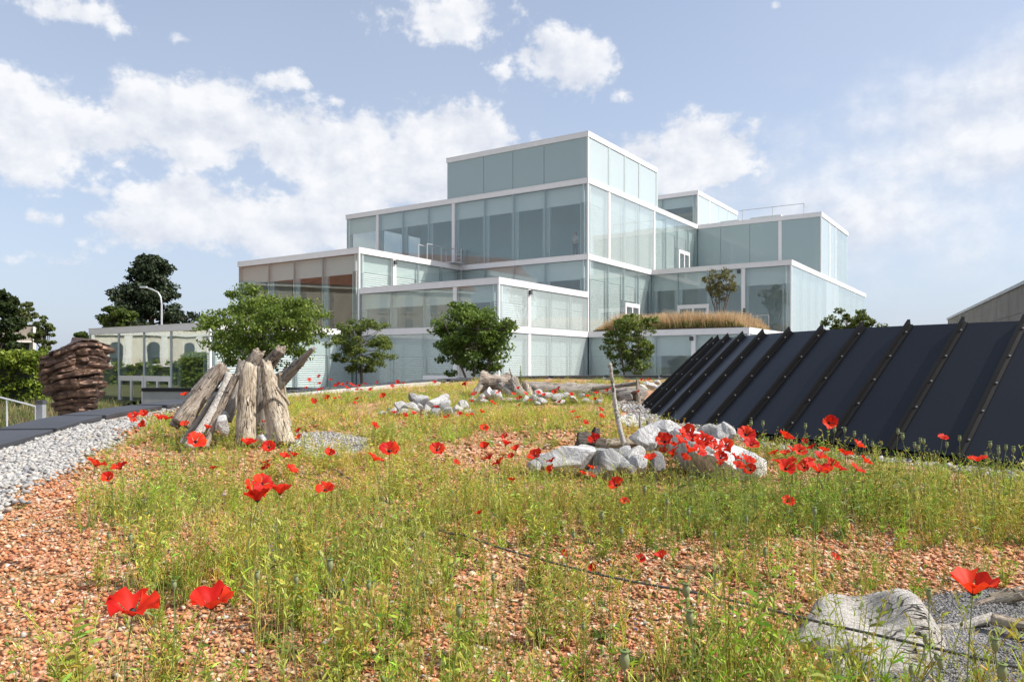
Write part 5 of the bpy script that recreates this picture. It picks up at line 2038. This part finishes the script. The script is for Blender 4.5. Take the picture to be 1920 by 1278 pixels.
# seed heads that stand out against roof, stones and brick
HEADS = [(1281, 1122, 15), (1294, 1172, 16), (1179, 1254, 20), (1133, 975, 9), (1165, 1004, 8), (1287, 968, 8), (1205, 925, 8), (1433, 1042, 9), (1254, 947, 7), (626, 1071, 13), (1745, 1125, 11), (1733, 1210, 10), (1750, 1240, 8), (1862, 1222, 14), (1710, 1262, 10), (1885, 1275, 18), (1768, 1255, 12),
         (1526, 968, 9), (1508, 805, 6), (1563, 812, 6), (1584, 812, 6), (1604, 819, 6), (1623, 826, 6), (1636, 839, 6), (1682, 815, 6), (1690, 825, 7), (1714, 840, 6), (1723, 845, 6), (1728, 832, 6), (1733, 834, 6), (1774, 840, 6), (1797, 828, 6), (1855, 840, 7), (1849, 858, 6), (1874, 846, 6), (1888, 845, 6), (1872, 854, 6), (1898, 850, 7), (1429, 800, 6), (1409, 799, 6),
         (700, 1105, 10), (560, 1095, 9), (478, 1090, 10), (852, 1160, 13), (790, 1010, 7), (330, 1105, 10), (1100, 1180, 8), (930, 1090, 8), (1075, 1010, 7), (1336, 1010, 7), (1395, 980, 7), (205, 1010, 7), (252, 1015, 9)]
_p = PB(8)
_p.blob((0, 0, 0), .5, .95, (1, 1, 1), 9)
_v2, _f2, _ = _p.done()
_p = PB(9)
_p.blob((0, 0, .98), .56, .10, (1, 1, 1), 9)
_v3, _f3, _ = _p.done()
CAP = np_mesh('capsule', _v2, _f2, smooth=True)
CAP.materials.append(M['capsule_green'])
LID = np_mesh('stigma_cap', _v3, _f3, smooth=True)
LID.materials.append(M['stem_green'])


def head_label(px, py, w):
    if py > 1100 and px > 1600: return 'green poppy seed head over the driftwood corner', 'seed heads over the driftwood'
    if py < 900: return 'green poppy seed head standing against the dark roof', 'seed heads by the dark roof'
    if px < 900: return 'green poppy seed head in the left foreground', 'seed heads in the left foreground'
    return 'green poppy seed head in the middle foreground', 'seed heads in the middle foreground'


HLAB = ordinals([(i, p[0], *head_label(*p)) for i, p in enumerate(HEADS)])
for n_, (px, py, w) in enumerate(HEADS):
    r = random.Random(n_ + 900)
    kk = (py - HOR) / F_PX
    dia = r.uniform(.013, .017)
    Y = dia * F_PX / w
    h = -kk * Y + 1.256 - .053 * Y
    if h < .22 or h > .48:
        h = min(max(h, .22), .48)
        Y = (1.256 - h) / (kk + .053)
    dia = min(w / F_PX * Y, .026)
    head = Vector(((px - CXP) / F_PX * Y, Y, -kk * Y))
    lean = (r.uniform(-.06, .06), r.uniform(-.05, .05))
    bx, by = head.x - lean[0], head.y - lean[1]
    base = Vector((bx, by, float(gz(bx, by))))
    root = empty('poppy_seed_head', base)
    lb, gp = HLAB[n_], head_label(px, py, w)[1]
    tag(root, lb, 'seed head', gp)
    V, Fq, Ft, tip = stem_mesh(head.z - base.z, lean, n_ + 500)
    link('stem', np_mesh('stem', V, [Fq, Ft]), M['stem_green'], root)
    o = link('capsule', CAP, None, root, Vector(tip) + Vector((0, 0, dia * .9)))
    o.scale = (dia, dia, dia)
    o2 = link('stigma_cap', LID, None, root, Vector(tip) + Vector((0, 0, dia * .9)))
    o2.scale = (dia, dia, dia)

# ------------------------------------------------------------------ cable
cp = [(560, 845, .02), (620, 878, .02), (700, 925, .03), (820, 998, .06), (870, 1010, .09), (960, 1035, .10), (1140, 1078, .11), (1340, 1124, .11), (1530, 1172, .13), (1720, 1212, .16), (1920, 1260, .17), (2050, 1292, .17)]
pts = [tuple(G(a, b, c)) for a, b, c in cp]
pp = resample(pts, .04)
V, Fq, Ft = tube_np(pp, .0055, 8, True)
o = link('steel_cable', np_mesh('steel_cable', V, [Fq, Ft], smooth=True), M['steel_cable'])
tag(o, 'thin dark twisted steel cable strung low across the meadow', 'cable')


# ------------------------------------------------------------------ trees and shrubs
def leaf_cloud(name, centres, radii, per, size, cols, seed, m='leaf', up=.5, flat=.8):
    r_ = np.random.default_rng(seed)
    n = len(centres)
    tot = n * per
    c = np.repeat(centres, per, 0)
    rr = np.repeat(radii, per)
    d = r_.normal(size=(tot, 3))
    d /= np.linalg.norm(d, axis=1)[:, None]
    pos = c + d * (rr * r_.random(tot) ** .45)[:, None] * np.array([1, 1, flat])
    nrm = r_.normal(size=(tot, 3)) + d * .6 + np.array([0, 0, up])
    nrm /= np.linalg.norm(nrm, axis=1)[:, None]
    a = np.cross(nrm, r_.normal(size=(tot, 3)))
    a /= np.linalg.norm(a, axis=1)[:, None]
    b = np.cross(nrm, a)
    s_ = size * r_.uniform(.65, 1.3, tot)
    V = np.stack([pos - a * s_[:, None] * .5, pos + b * s_[:, None] * .30 + nrm * s_[:, None] * .06, pos + a * s_[:, None] * .5, pos - b * s_[:, None] * .30 + nrm * s_[:, None] * .06], 1).reshape(-1, 3)
    i = np.arange(tot)[:, None] * 4
    Ft = np.vstack([i + np.array([0, 1, 2]), i + np.array([0, 2, 3])])
    cols = np.array(cols)
    k_ = r_.random(tot)[:, None]
    cl = np.repeat(r_.uniform(0, 1, n), per)[:, None]
    mixv = np.clip(.55 * k_ + .45 * cl, 0, 1)
    col = (cols[0] * (1 - mixv) + cols[1] * mixv) * r_.uniform(.8, 1.2, (tot, 1))
    return np_mesh(name, V, Ft, np.repeat(col, 4, 0))


GREEN = ((.045, .075, .014), (.135, .175, .035))


def tree(name, label, base, H, cw, ch, trunk_r=.05, stems=1, clumps=90, per=60, leaf=.09, cols=GREEN, seed=1, group=None, shape='round', spread=.3, cat='tree', crown_bias=.0, barkm='bark', rf=1.0):
    """base world point; H total height; cw crown width; ch crown height"""
    r_ = np.random.default_rng(seed)
    root = empty(name, base)
    tag(root, label, cat, group)
    cz = H - ch / 2
    # clump centres inside an uneven crown
    cen = []
    while len(cen) < clumps:
        p = r_.uniform(-1, 1, 3)
        if shape == 'cone':
            k_ = 1 - (p[2] + 1) / 2 * .85
            if math.hypot(p[0], p[1]) > k_: continue
        elif shape == 'vase':
            k_ = (.55 + .45 * (p[2] + 1) / 2) * (1 if p[2] < .5 else math.sqrt(max(0, 1 - ((p[2] - .5) / .55) ** 2)))
            if math.hypot(p[0], p[1]) > k_: continue
        else:
            if p @ p > 1: continue
        lump = .50 + .82 * vnoise((p / (np.linalg.norm(p) + .01) * 1.9 + seed * 3.1)[None], seed)[0]
        rad_ = np.linalg.norm(p)
        if rad_ > lump: continue
        if rad_ < .35 and r_.random() < .6: continue
        cen.append(p)
    cen = np.array(cen) * np.array([cw / 2, cw / 2, ch / 2]) + np.array([crown_bias, 0, cz])
    rad = r_.uniform(.06, .15, clumps) * cw * .8 * rf
    me = leaf_cloud('crown', cen, rad, per, leaf, cols, seed, flat=.55)
    mb = MB()
    for s_ in range(stems):
        a = s_ / max(stems, 1) * 6.28 + seed
        bx, by = (0, 0) if stems == 1 else (.06 * math.cos(a), .06 * math.sin(a))
        tx, ty = (spread * cw * .5 * math.cos(a), spread * cw * .5 * math.sin(a)) if stems > 1 else (.05 * cw * math.cos(a), 0)
        top = cz + ch * .25
        pts = [(bx + (tx - bx) * t ** 1.3 + .02 * math.sin(t * 6 + s_), by + (ty - by) * t ** 1.3, top * t) for t in np.linspace(0, 1, 8)]
        mb.tube(pts, np.linspace(trunk_r, trunk_r * .3, 8), 7)
        # limbs towards nearby clumps
        for q in range(7 if stems > 1 else 18):
            c = cen[r_.integers(0, clumps)]
            t = r_.uniform(.45, .95)
            i = min(int(t * 7), 6)
            p0 = np.array(pts[i]) + (np.array(pts[i + 1]) - np.array(pts[i])) * (t * 7 - i)
            if c[2] < p0[2] - .1 * H: continue
            mid = (p0 + c) / 2 + np.array([0, 0, -.04 * cw])
            mb.tube([tuple(p0), tuple(mid), tuple(c)], [trunk_r * .45, trunk_r * .3, trunk_r * .12], 5, False)
    mb.build('trunk', M[barkm], root, True)
    link('crown', me, M['leaf'], root)
    return root


# planting bed behind the kerb where the four small trees grow
o = MB().poly([(-7.6, 18.9, -.95), (14, 18.9, -.95), (14, 27, -.95), (-8.2, 27, -.95)]).build('planting_bed', M['soil'])
tag(o, kind='structure')
MB().box(-7.6, 14, 18.7, 18.9, ZG, -.93).box(-8.2, 14, 27, 27.2, ZG, -.93).box(14, 14.2, 18.7, 27.2, ZG, -.93).quadbox([(-7.8, 18.7, ZG), (-7.6, 18.7, ZG), (-8.2, 27.2, ZG), (-8.4, 27.2, ZG), (-7.8, 18.7, -.93), (-7.6, 18.7, -.93), (-8.2, 27.2, -.93), (-8.4, 27.2, -.93)]).build('planting_bed_side', M['wall_concrete'], o)


def small_tree(label, px, top, bot, wpx, Y, crown_bot, **kw):
    X = (px - CXP) / F_PX * Y
    zt = (HOR - top) / F_PX * Y
    zb = -.95
    w = wpx / F_PX * Y
    ch = (crown_bot - top) / F_PX * Y
    return tree('young_tree', label, (X, Y, zb), zt - zb + .05, w * 1.16, ch * 1.08, group='young trees in front of the glass building', **kw)


small_tree('widest bushy young tree behind the log tepee', 497, 536, 720, 215, 21, 684, clumps=190, per=105, leaf=.092, stems=3, trunk_r=.05, seed=3, cols=((.07, .12, .016), (.245, .32, .053)))
small_tree('smallest upright young tree second from the left', 677, 588, 745, 118, 22, 700, clumps=100, per=95, leaf=.072, stems=2, trunk_r=.035, seed=5, cols=((.075, .115, .023), (.225, .275, .06)))
small_tree('dense multi stem young tree above the root stump', 889, 562, 715, 160, 20, 702, clumps=170, per=105, leaf=.085, stems=6, trunk_r=.035, seed=8, shape='vase', spread=.8, cols=((.055, .105, .015), (.195, .275, .048)))
small_tree('upright young tree left of the dark roof', 1180, 586, 730, 108, 20, 700, clumps=100, per=95, leaf=.068, stems=4, trunk_r=.028, seed=10, shape='vase', spread=.6, cols=((.07, .115, .02), (.225, .28, .058)))
# slim mullein spike by the logs
sp = G(976, 745)
_q = PB(77)
for k_ in range(70):
    t = k_ / 70
    a = k_ * 2.4
    _q.blade((0, 0, .1 + t * .42), (math.cos(a), math.sin(a), .5), .07 * (1.1 - t), .022, .3, (.10, .16, .03), 3)
_q.stem([Vector((0, 0, 0)), Vector((0, 0, .52))], .006, GRN)
v_, f_, c_ = _q.done()
o = link('tall_weed', np_mesh('tall_weed', v_ * 1.0, f_, c_), M['weed'], None, at(976, 738, 13.8))
tag(o, 'single upright leafy weed rising behind the fallen logs', 'weed')

# tree and grasses on the terrace
tb = BW(3.6, -7.3, Z1 - .03)
tree('terrace_tree', 'airy multi stem tree rising from golden grass on the terrace', tb, 4.05, 2.7, 2.2, trunk_r=.055, stems=5, clumps=70, per=60, leaf=.11, seed=14, shape='vase', spread=.7, cols=((.09, .105, .035), (.24, .22, .09)), group=None)
tree('terrace_shrub', 'small green shrub beside the terrace window', BW(6.6, -7.8, Z1 - .03), 2.0, .8, 1.6, trunk_r=.03, stems=2, clumps=25, per=50, leaf=.10, seed=15, cols=((.06, .10, .03), (.13, .17, .06)), cat='shrub', shape='cone')


def terrace_grass():
    o = empty('terrace_planting', BW(2.7, -4.9, Z1), RZ)
    tag(o, 'mound of golden feathery grass with green tufts along the roof terrace edge', 'ornamental grass', None, 'stuff')
    r_ = np.random.default_rng(4)
    n = 9000
    n = 12000
    u = r_.uniform(-9.9, -.1, n)
    v = r_.uniform(.3, 5.2, n)
    wave = .70 + .45 * fbm(np.stack([u * .7, v * .7, u * 0], -1), 8, 3)
    end = np.clip((u + 10.2) / 1.1, .35, 1) * np.clip((.3 - u) / 1.8, .3, 1)
    gold = r_.random(n) < np.interp(v, [.3, 1.0], [.45, .85])
    h = np.where(gold, 1.15, .62) * wave * end * r_.uniform(.7, 1.15, n)
    a = r_.uniform(0, 6.28, n)
    ln = r_.uniform(.1, .45, n) * h
    x0 = np.stack([v - 2.7, u + 4.9, np.zeros(n) - .03], -1)
    mid = x0 + np.stack([ln * .35 * np.cos(a), ln * .35 * np.sin(a), h * .6], -1)
    tip = x0 + np.stack([ln * np.cos(a), ln * np.sin(a), h], -1)
    w = np.where(gold, .020, .03)
    sd = np.stack([-np.sin(a + 1), np.cos(a + 1), np.zeros(n)], -1) * w[:, None]
    V = np.stack([x0 - sd * .5, x0 + sd * .5, mid - sd * .9, mid + sd * .9, tip], 1).reshape(-1, 3)
    i = np.arange(n)[:, None] * 5
    Fc = np.vstack([i + np.array([0, 1, 3]), i + np.array([0, 3, 2]), i + np.array([2, 3, 4])])
    col = np.where(gold[:, None], np.array([[.55, .38, .20]]), np.array([[.15, .17, .045]])) * r_.uniform(.75, 1.25, (n, 1))
    c5 = np.repeat(col[:, None, :], 5, 1)
    c5[:, 4] = np.where(gold[:, None], np.array([[.68, .52, .33]]), col)
    link('grass_blades', np_mesh('grass_blades', V, Fc, c5.reshape(-1, 3)), M['dry_grass'], o)
    MB().box(.3 - 2.7, 5.2 - 2.7, -9.6 + 4.9, -.3 + 4.9, .0, .10).build('planting_soil', M['soil'], o)


terrace_grass()
tree('roof_tree', 'thin bare branched shrub on the far roof at the right end', BW(31.0, -9.0, Z2), 2.6, 1.4, 1.7, trunk_r=.03, stems=3, clumps=16, per=26, leaf=.14, seed=16, cat='shrub', cols=((.12, .11, .05), (.2, .18, .09)))
tree('hedge_tree', 'light green leafy tree top showing above the dark roof', at(1600, 685, 26) - Vector((0, 0, 2.8)), 4.85, 1.95, 1.6, trunk_r=.06, stems=3, clumps=60, per=70, leaf=.11, seed=18, shape='round', cols=((.055, .09, .018), (.19, .22, .05)))


def pine(label, px, top, bot, wpx, Y, seed):
    X = (px - CXP) / F_PX * Y
    zt = (HOR - top) / F_PX * Y
    H = zt - ZG
    root = empty('pine_tree', (X, Y, ZG))
    tag(root, label, 'tree')
    r_ = np.random.default_rng(seed)
    W = wpx / F_PX * Y / 2
    zc0 = (HOR - bot) / F_PX * Y - ZG
    mb = MB()
    mb.tube([(0, 0, 0), (.1, 0, H * .5), (0, 0, H * .97)], [.35, .24, .05], 9)
    cen, rad = [], []
    for q in range(70):
        t = r_.random() ** .9
        z = zc0 + (H - zc0) * t
        L = W * (1 - t) ** .62 * r_.uniform(.55, 1.08) + .3
        a = r_.uniform(0, 6.28)
        rise = r_.uniform(-.05, .30) * L
        e = np.array([L * math.cos(a), L * math.sin(a), z + rise])
        mb.tube([(0, 0, z - .2), tuple(e * np.array([.5, .5, 1]) - np.array([0, 0, rise * .6])), tuple(e)], [.09, .06, .02], 5, False)
        for s_ in np.linspace(.35, 1, 5):
            cen.append(np.array([e[0] * s_, e[1] * s_, z + rise * s_ ** 2]) + r_.normal(0, .18, 3))
            rad.append(r_.uniform(.45, .8))
    mb.build('trunk', M['bark_pine'], root, True)
    me = leaf_cloud('crown', np.array(cen), np.array(rad), 52, .30, ((.018, .034, .016), (.060, .080, .034)), seed, flat=.5)
    link('crown', me, M['needle'], root)


pine('tall dark pine with layered branches behind the left glass wing', 282, 488, 612, 150, 62, 5)
def far_tree(label, px, top, wpx, Y, ch_px, seed, cols, per=60, clumps=70, shape='round', leaf=.30, name='tree'):
    X = (px - CXP) / F_PX * Y
    H = (HOR - top) / F_PX * Y - ZG
    return tree(name, label, (X, Y, ZG), H, wpx / F_PX * Y, ch_px / F_PX * Y, trunk_r=.16, stems=1, clumps=clumps, per=per, leaf=leaf, seed=seed, cols=cols, shape=shape, rf=1.55)


far_tree('light green round tree in front of the pine, left', 222, 565, 62, 56, 75, 21, ((.05, .085, .015), (.15, .19, .04)))
far_tree('dark dense tree cut by the left edge', 0, 532, 84, 52, 150, 22, ((.018, .034, .010), (.06, .085, .02)), clumps=110)
far_tree('slender pale green tree behind the concrete house', 46, 553, 48, 74, 110, 23, ((.07, .095, .03), (.16, .18, .06)), shape='round')
far_tree('loose pale tree right of the concrete house', 84, 588, 50, 60, 90, 24, ((.07, .10, .03), (.17, .20, .06)), clumps=34)
far_tree('small light green tree between the bronze and the wing', 150, 622, 42, 60, 46, 25, ((.06, .10, .02), (.17, .21, .05)), clumps=36)
far_tree('broad leafy tree outside left of the old building', -330, 520, 260, 52, 190, 26, ((.03, .055, .012), (.10, .14, .03)), clumps=110, leaf=.35)

# hedge and bank on the left
def hedge(label, x0, x1, y0, y1, z0, z1, seed, dens=14):
    root = empty('hedge', ((x0 + x1) / 2, (y0 + y1) / 2, z0))
    tag(root, label, 'hedge')
    c = np.array([(x0 + x1) / 2, (y0 + y1) / 2, z0])
    r_ = np.random.default_rng(seed)
    n = int(max(x1 - x0, y1 - y0) * (z1 - z0) * dens)
    P = np.stack([r_.uniform(x0, x1, n), r_.uniform(y0, y1, n), z0 + (z1 - z0) * r_.random(n) ** .8], -1) - c
    link('foliage', leaf_cloud('foliage', P, r_.uniform(.22, .42, n), 30, .19 if dens > 10 else .26, ((.09, .15, .018), (.30, .36, .045)), seed, up=.8), M['leaf'], root)
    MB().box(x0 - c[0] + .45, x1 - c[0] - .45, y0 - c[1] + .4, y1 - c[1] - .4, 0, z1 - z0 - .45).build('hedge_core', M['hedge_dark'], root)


hedge('tall bright green hedge left of the bronze sculpture', -32, -23.4, 37.2, 38.8, -1.75, .62, 31, 46)
hedge('clipped hedge outside the left edge, mirrored in the lobby glass', -47.4, -46, 32, 56, -1.9, .35, 33, 6)
# bank rising to the left, with steps and handrail
bank = np.array([(-60, 24, -2.2), (-20.5, 24, ZG + .02), (-19.6, 33, ZG + .02), (-20, 40, -1.9), (-60, 40, -1.55), (-60, 62, -1.3), (-20, 62, -2.2)])
o = link('grass_bank', np_mesh('grass_bank', bank, [np.array([[0, 1, 2, 3], [0, 3, 4, 0]])[:1], np.array([[0, 3, 4], [4, 3, 5], [3, 6, 5]])]), M['lawn'])
tag(o, kind='structure')
r_ = np.random.default_rng(9)
n = 1500
x, y = r_.uniform(-30, -17.5, n), r_.uniform(24, 37.2, n)
zz = np.interp(x, [-60, -20.5], [-1.9, ZG + .02]) + np.interp(y, [24, 33, 40], [0, .25, .75])
gp = [pl_grass(61, 12, .45, (.17, .20, .06), .02), pl_grass(62, 12, .35, (.27, .25, .11), .02), pl_grass(63, 10, .40, (.26, .19, .16), .02)]
o = scatter('bank_grass', gp, r_.integers(0, 3, n), np.stack([x, y, zz - .1], -1), r_.uniform(0, 6.28, n), r_.normal(0, .1, n), r_.normal(0, .1, n), r_.uniform(1.4, 2.6, n), r_.uniform(.7, 1.3, (n, 1)) * np.ones((1, 3)), 'weed')
tag(o, 'rough grass on the bank left of the bronze sculpture', 'grass', None, 'stuff')
st = empty('garden_steps', (-17.4, 25.5, ZG))
tag(st, 'pale concrete steps at the far left edge', 'steps')
for q in range(6):
    MB().box(-1.9 - .34 * q - .34, -1.9 - .34 * q, -.8, 1.2, 0, .52 + .15 * (q + 1)).build('step', M['ledge_concrete'], st)
hr = empty('handrail', (-15.7, 24.6, ZG))
tag(hr, 'thin metal handrail sloping down beside the steps', 'railing')
rp_ = [at(-90, 722, 24.5), at(50, 757, 24.5), at(67, 762, 24.5)]
ho = Vector((-15.7, 24.6, ZG))
MB().tube([tuple(p - ho) for p in rp_], [.03, .03, .03], 6).build('rail', M['galvanised'], hr)
for (px, py) in ((-40, 735), (13, 748), (67, 762)):
    p = at(px, py, 24.5) - ho
    MB().tube([tuple(p), (p.x, p.y, max(p.z - 1.0, .0))], [.028, .028], 6).build('rail_post', M['galvanised'], hr)
bo = empty('light_bollard', (at(77, 750, 24).x, 24, ZG))
tag(bo, 'square dark grey light bollard left of the bronze sculpture', 'bollard')
zb_ = at(77, 750, 24).z - ZG
MB().box(-.10, .10, -.10, .10, 0, zb_ - .12).build('post', M['lamp_grey'], bo)
MB().box(-.12, .12, -.12, .12, zb_ - .118, zb_).build('cap', M['dark_grey'], bo)


# ------------------------------------------------------------------ bronze sculpture
def sculpture():
    Y = 27.0
    X = (137 - CXP) / F_PX * Y
    H = (HOR - 641) / F_PX * Y - ZG
    root = empty('bronze_sculpture', (X, Y, ZG))
    tag(root, 'brown bronze abstract sculpture of stacked wavy layers beside the glass wing', 'sculpture')
    nz, nt = 220, 140
    t = np.linspace(0, 1, nz)
    th = np.arange(nt) / nt * 2 * PI
    T, TH = np.meshgrid(t, th, indexing='ij')
    prof = np.interp(t, [0, .05, .15, .30, .36, .42, .48, .60, .75, .86, .93, .975, 1], [.55, .62, .58, .60, .66, .72, .86, .98, 1.06, 1.08, .98, .62, .05]) * 1.02
    c, s_ = np.cos(TH), np.sin(TH)
    sh = T * H - .27 * c * np.clip((T - .15) * 2, 0, 1) + .12 * s_       # strata tilted up to the right
    qq = sh * 4.3 + 1.1 * vnoise(np.stack([sh * 1.9, sh * 0, sh * 0], -1), 31) + .9 * vnoise(np.stack([c * 1.2, s_ * 1.2, sh * .8], -1), 3)
    lay = np.floor(qq)
    fr = qq - lay
    n1 = vnoise(np.stack([c * 1.5 + 5, s_ * 1.5, lay * 2.71], -1), 11)
    n2 = vnoise(np.stack([c * 4.2, s_ * 4.2 + 7, lay * 1.93], -1), 13)
    n3 = vnoise(np.stack([c * 1.3, s_ * 1.3, sh * .8], -1), 17)
    n4 = fbm(np.stack([c * 3.2, s_ * 3.2, sh * 9], -1), 19, 3)
    edge = np.clip(np.minimum(fr, 1 - fr) * 4.5, 0, 1) ** .4
    cw_ = TH * 3.1 + lay * 1.7 + 1.6 * vnoise(np.stack([c * 2, s_ * 2, sh * 2], -1), 41)
    cell = np.floor(cw_)
    n5 = vnoise(np.stack([cell * 3.7 + .5, lay * 5.3 + .5, cell * 0], -1), 43) - .5
    gap = np.clip(np.minimum(cw_ - cell, 1 - cw_ + cell) * 9, 0, 1)
    R = prof[:, None] * (.70 + .58 * (n1 - .42) * edge + .24 * (n2 - .5) * edge + .26 * (n3 - .5) + .17 * edge + .10 * (n4 - .5) + .34 * n5 * edge * gap - .05 * (1 - gap))
    R *= 1 + .10 * np.cos(TH - .3) * np.clip(T - .2, 0, 1)
    z = T * H + .30 * c * np.clip((T - .62) * 2.6, 0, 1) - .12 * np.clip((T - .9) * 10, 0, 1)
    V = np.stack([R * c + .08 * np.sin(T * 5), R * s_ * .9, z], -1).reshape(-1, 3)
    i = np.arange(nz - 1)[:, None] * nt
    j = np.arange(nt)[None]
    j2 = (j + 1) % nt
    Fq = np.stack([i + j, i + j2, i + nt + j2, i + nt + j], -1).reshape(-1, 4)
    link('bronze_body', np_mesh('bronze_body', V, Fq, smooth=True), M['bronze'], root)
    MB().box(-.95, .95, -.85, .85, .0, .06).build('base_plate', M['dark_grey'], root)


sculpture()

# ------------------------------------------------------------------ far surroundings
# street lamp
Yl = 50
lb_ = at(303, 605, Yl)
sl_ = empty('street_lamp', (lb_.x, Yl, ZG))
tag(sl_, 'curved grey street lamp in front of the pine', 'street lamp')
pts = [at(303, 685, Yl), at(303, 570, Yl), at(301, 556, Yl), at(296, 548, Yl), at(286, 543, Yl), at(274, 539, Yl)]
of = Vector((lb_.x, Yl, ZG))
pts = [(0, 0, 0)] + [tuple(p - of) for p in pts]
MB().tube(pts, [.10, .085, .06, .055, .05, .05, .045], 8).build('pole', M['galvanised'], sl_, True)
p = at(271, 538.5, Yl) - of
MB().box(p.x - .28, p.x + .16, p.y - .1, p.y + .1, p.z - .05, p.z + .07).build('lamp_head', M['galvanised'], sl_)

# concrete house on the left
h0 = at(20, 660, 68)
hs = empty('concrete_house', (h0.x, 68, ZG), R_(31))
tag(hs, 'weathered concrete house corner with white awning behind the hedge', 'house')
zt = (HOR - 612) / F_PX * 68 - ZG
MB().box(-4, 1.7, 0, 5, 0, zt - 1.3).build('wall', M['house_wall'], hs)
MB().box(-4, 1.66, -.35, 5, zt - 1.3, zt).build('upper_wall', M['house_wood'], hs)
MB().box(1.70, 1.86, -.5, 2.5, 0, zt + .02).build('side_wall', M['facade_white'], hs)
MB().box(-1.6, 1.6, -.9, -.36, zt - 1.42, zt - 1.28).build('awning', M['facade_white'], hs)
MB().box(-1.3, 1.4, -.02, .3, zt - 2.3, zt - 1.45).build('window', M['pane_dark'], hs)

# concrete hall on the right, its face running away to the left
hr_ = empty('concrete_hall', (0, 0, ZG))
d = Vector((633, 1423)).normalized()
p_far = at(1777, 598, 46)
tag(hr_, 'long grey concrete hall with metal roof edge at the right', 'building')
hr_.location = (p_far.x, p_far.y, ZG)
hr_.rotation_euler = (0, 0, math.atan2(d.y, d.x))
ztop = p_far.z - ZG
# local x runs away from camera; the hall comes towards the camera on -x, body on the right (-y)
for q in range(14):
    x1 = -q * 2.4
    MB().box(x1 - 2.39, x1 - .005, -8, 0, ztop - .98, ztop - .06).build('concrete_panel', M['old_concrete'], hr_)
    MB().box(x1 - 2.39, x1 - .005, -8, -.002, ztop - 1.95, ztop - .99).build('concrete_panel', M['old_concrete'], hr_)
    if q > 1:
        MB().box(x1 - 2.33, x1 - .06, -7.9, -.06, ztop - 3.1, ztop - 2.06).build('window_pane', M['facade_white'], hr_)
MB().box(-33.5, 0.05, -8.05, .06, ztop - .058, ztop + .06).build('roof_edge', M['lamp_grey'], hr_)
MB().box(-33.5, -.02, -7.8, -.12, 0, ztop - 1.96).build('hall_wall', M['old_concrete'], hr_)
MB().box(-33.5, -.02, -7.95, -.03, ztop - 2.05, ztop - 1.955).build('lintel', M['ceiling'], hr_)

# old town house outside the frame, seen only as reflections in the lobby glass
oh = empty('old_town_house', (-62, 40, -1.6))
tag(oh, 'cream old town house with arched windows and red tiled roof reflected in glass', 'building')
oh.rotation_euler = (0, 0, 0)
MB().box(-12, 0, -20, 26, 0, 11.4).build('facade', M['facade_cream'], oh)
MB().box(.0, .12, -20, 26, 0, 1.3).build('plinth', M['facade_brick'], oh)
MB().box(.0, .22, -20, 26, 4.7, 5.05).build('string_course', M['facade_white'], oh)
MB().box(-.2, .5, -20.3, 26.3, 11.4, 11.85).build('cornice', M['facade_white'], oh)
mb = MB()
mb.quadbox([(-13, -20.5, 11.86), (.7, -20.5, 11.86), (.7, 26.5, 11.86), (-13, 26.5, 11.86), (-7, -17, 19), (-5.5, -17, 19), (-5.5, 23, 19), (-7, 23, 19)])
mb.build('roof', M['roof_tile'], oh)
for k_, yy in enumerate(np.arange(-18, 25, 3.4)):
    MB().box(.0, .20, yy - 1.35, yy - .75, 1.31, 4.69).build('pilaster', M['facade_white'], oh)
    for z0 in (1.8, 5.6, 8.6):
        w_ = MB()
        arc = [(.06, yy - .55, z0), (.06, yy + .55, z0)] + [(.06, yy + .55 * math.cos(a), z0 + 1.7 + .55 * math.sin(a)) for a in np.linspace(0, PI, 9)]
        w_.poly(arc)
        fr_ = MB()
        fr_.box(.02, .14, yy - .70, yy - .56, z0 - .1, z0 + 2.3).box(.02, .14, yy + .56, yy + .70, z0 - .1, z0 + 2.3).box(.02, .14, yy - .559, yy + .559, z0 - .18, z0 - .01)
        wo = w_.build('window', M['pane_dark'] if z0 < 3 else M['shutter_grey'], oh)
        fr_.build('window_frame', M['facade_white'], wo)
# hedge continues to the left and is mirrored in the lobby glass
print('objects', len(bpy.data.objects))
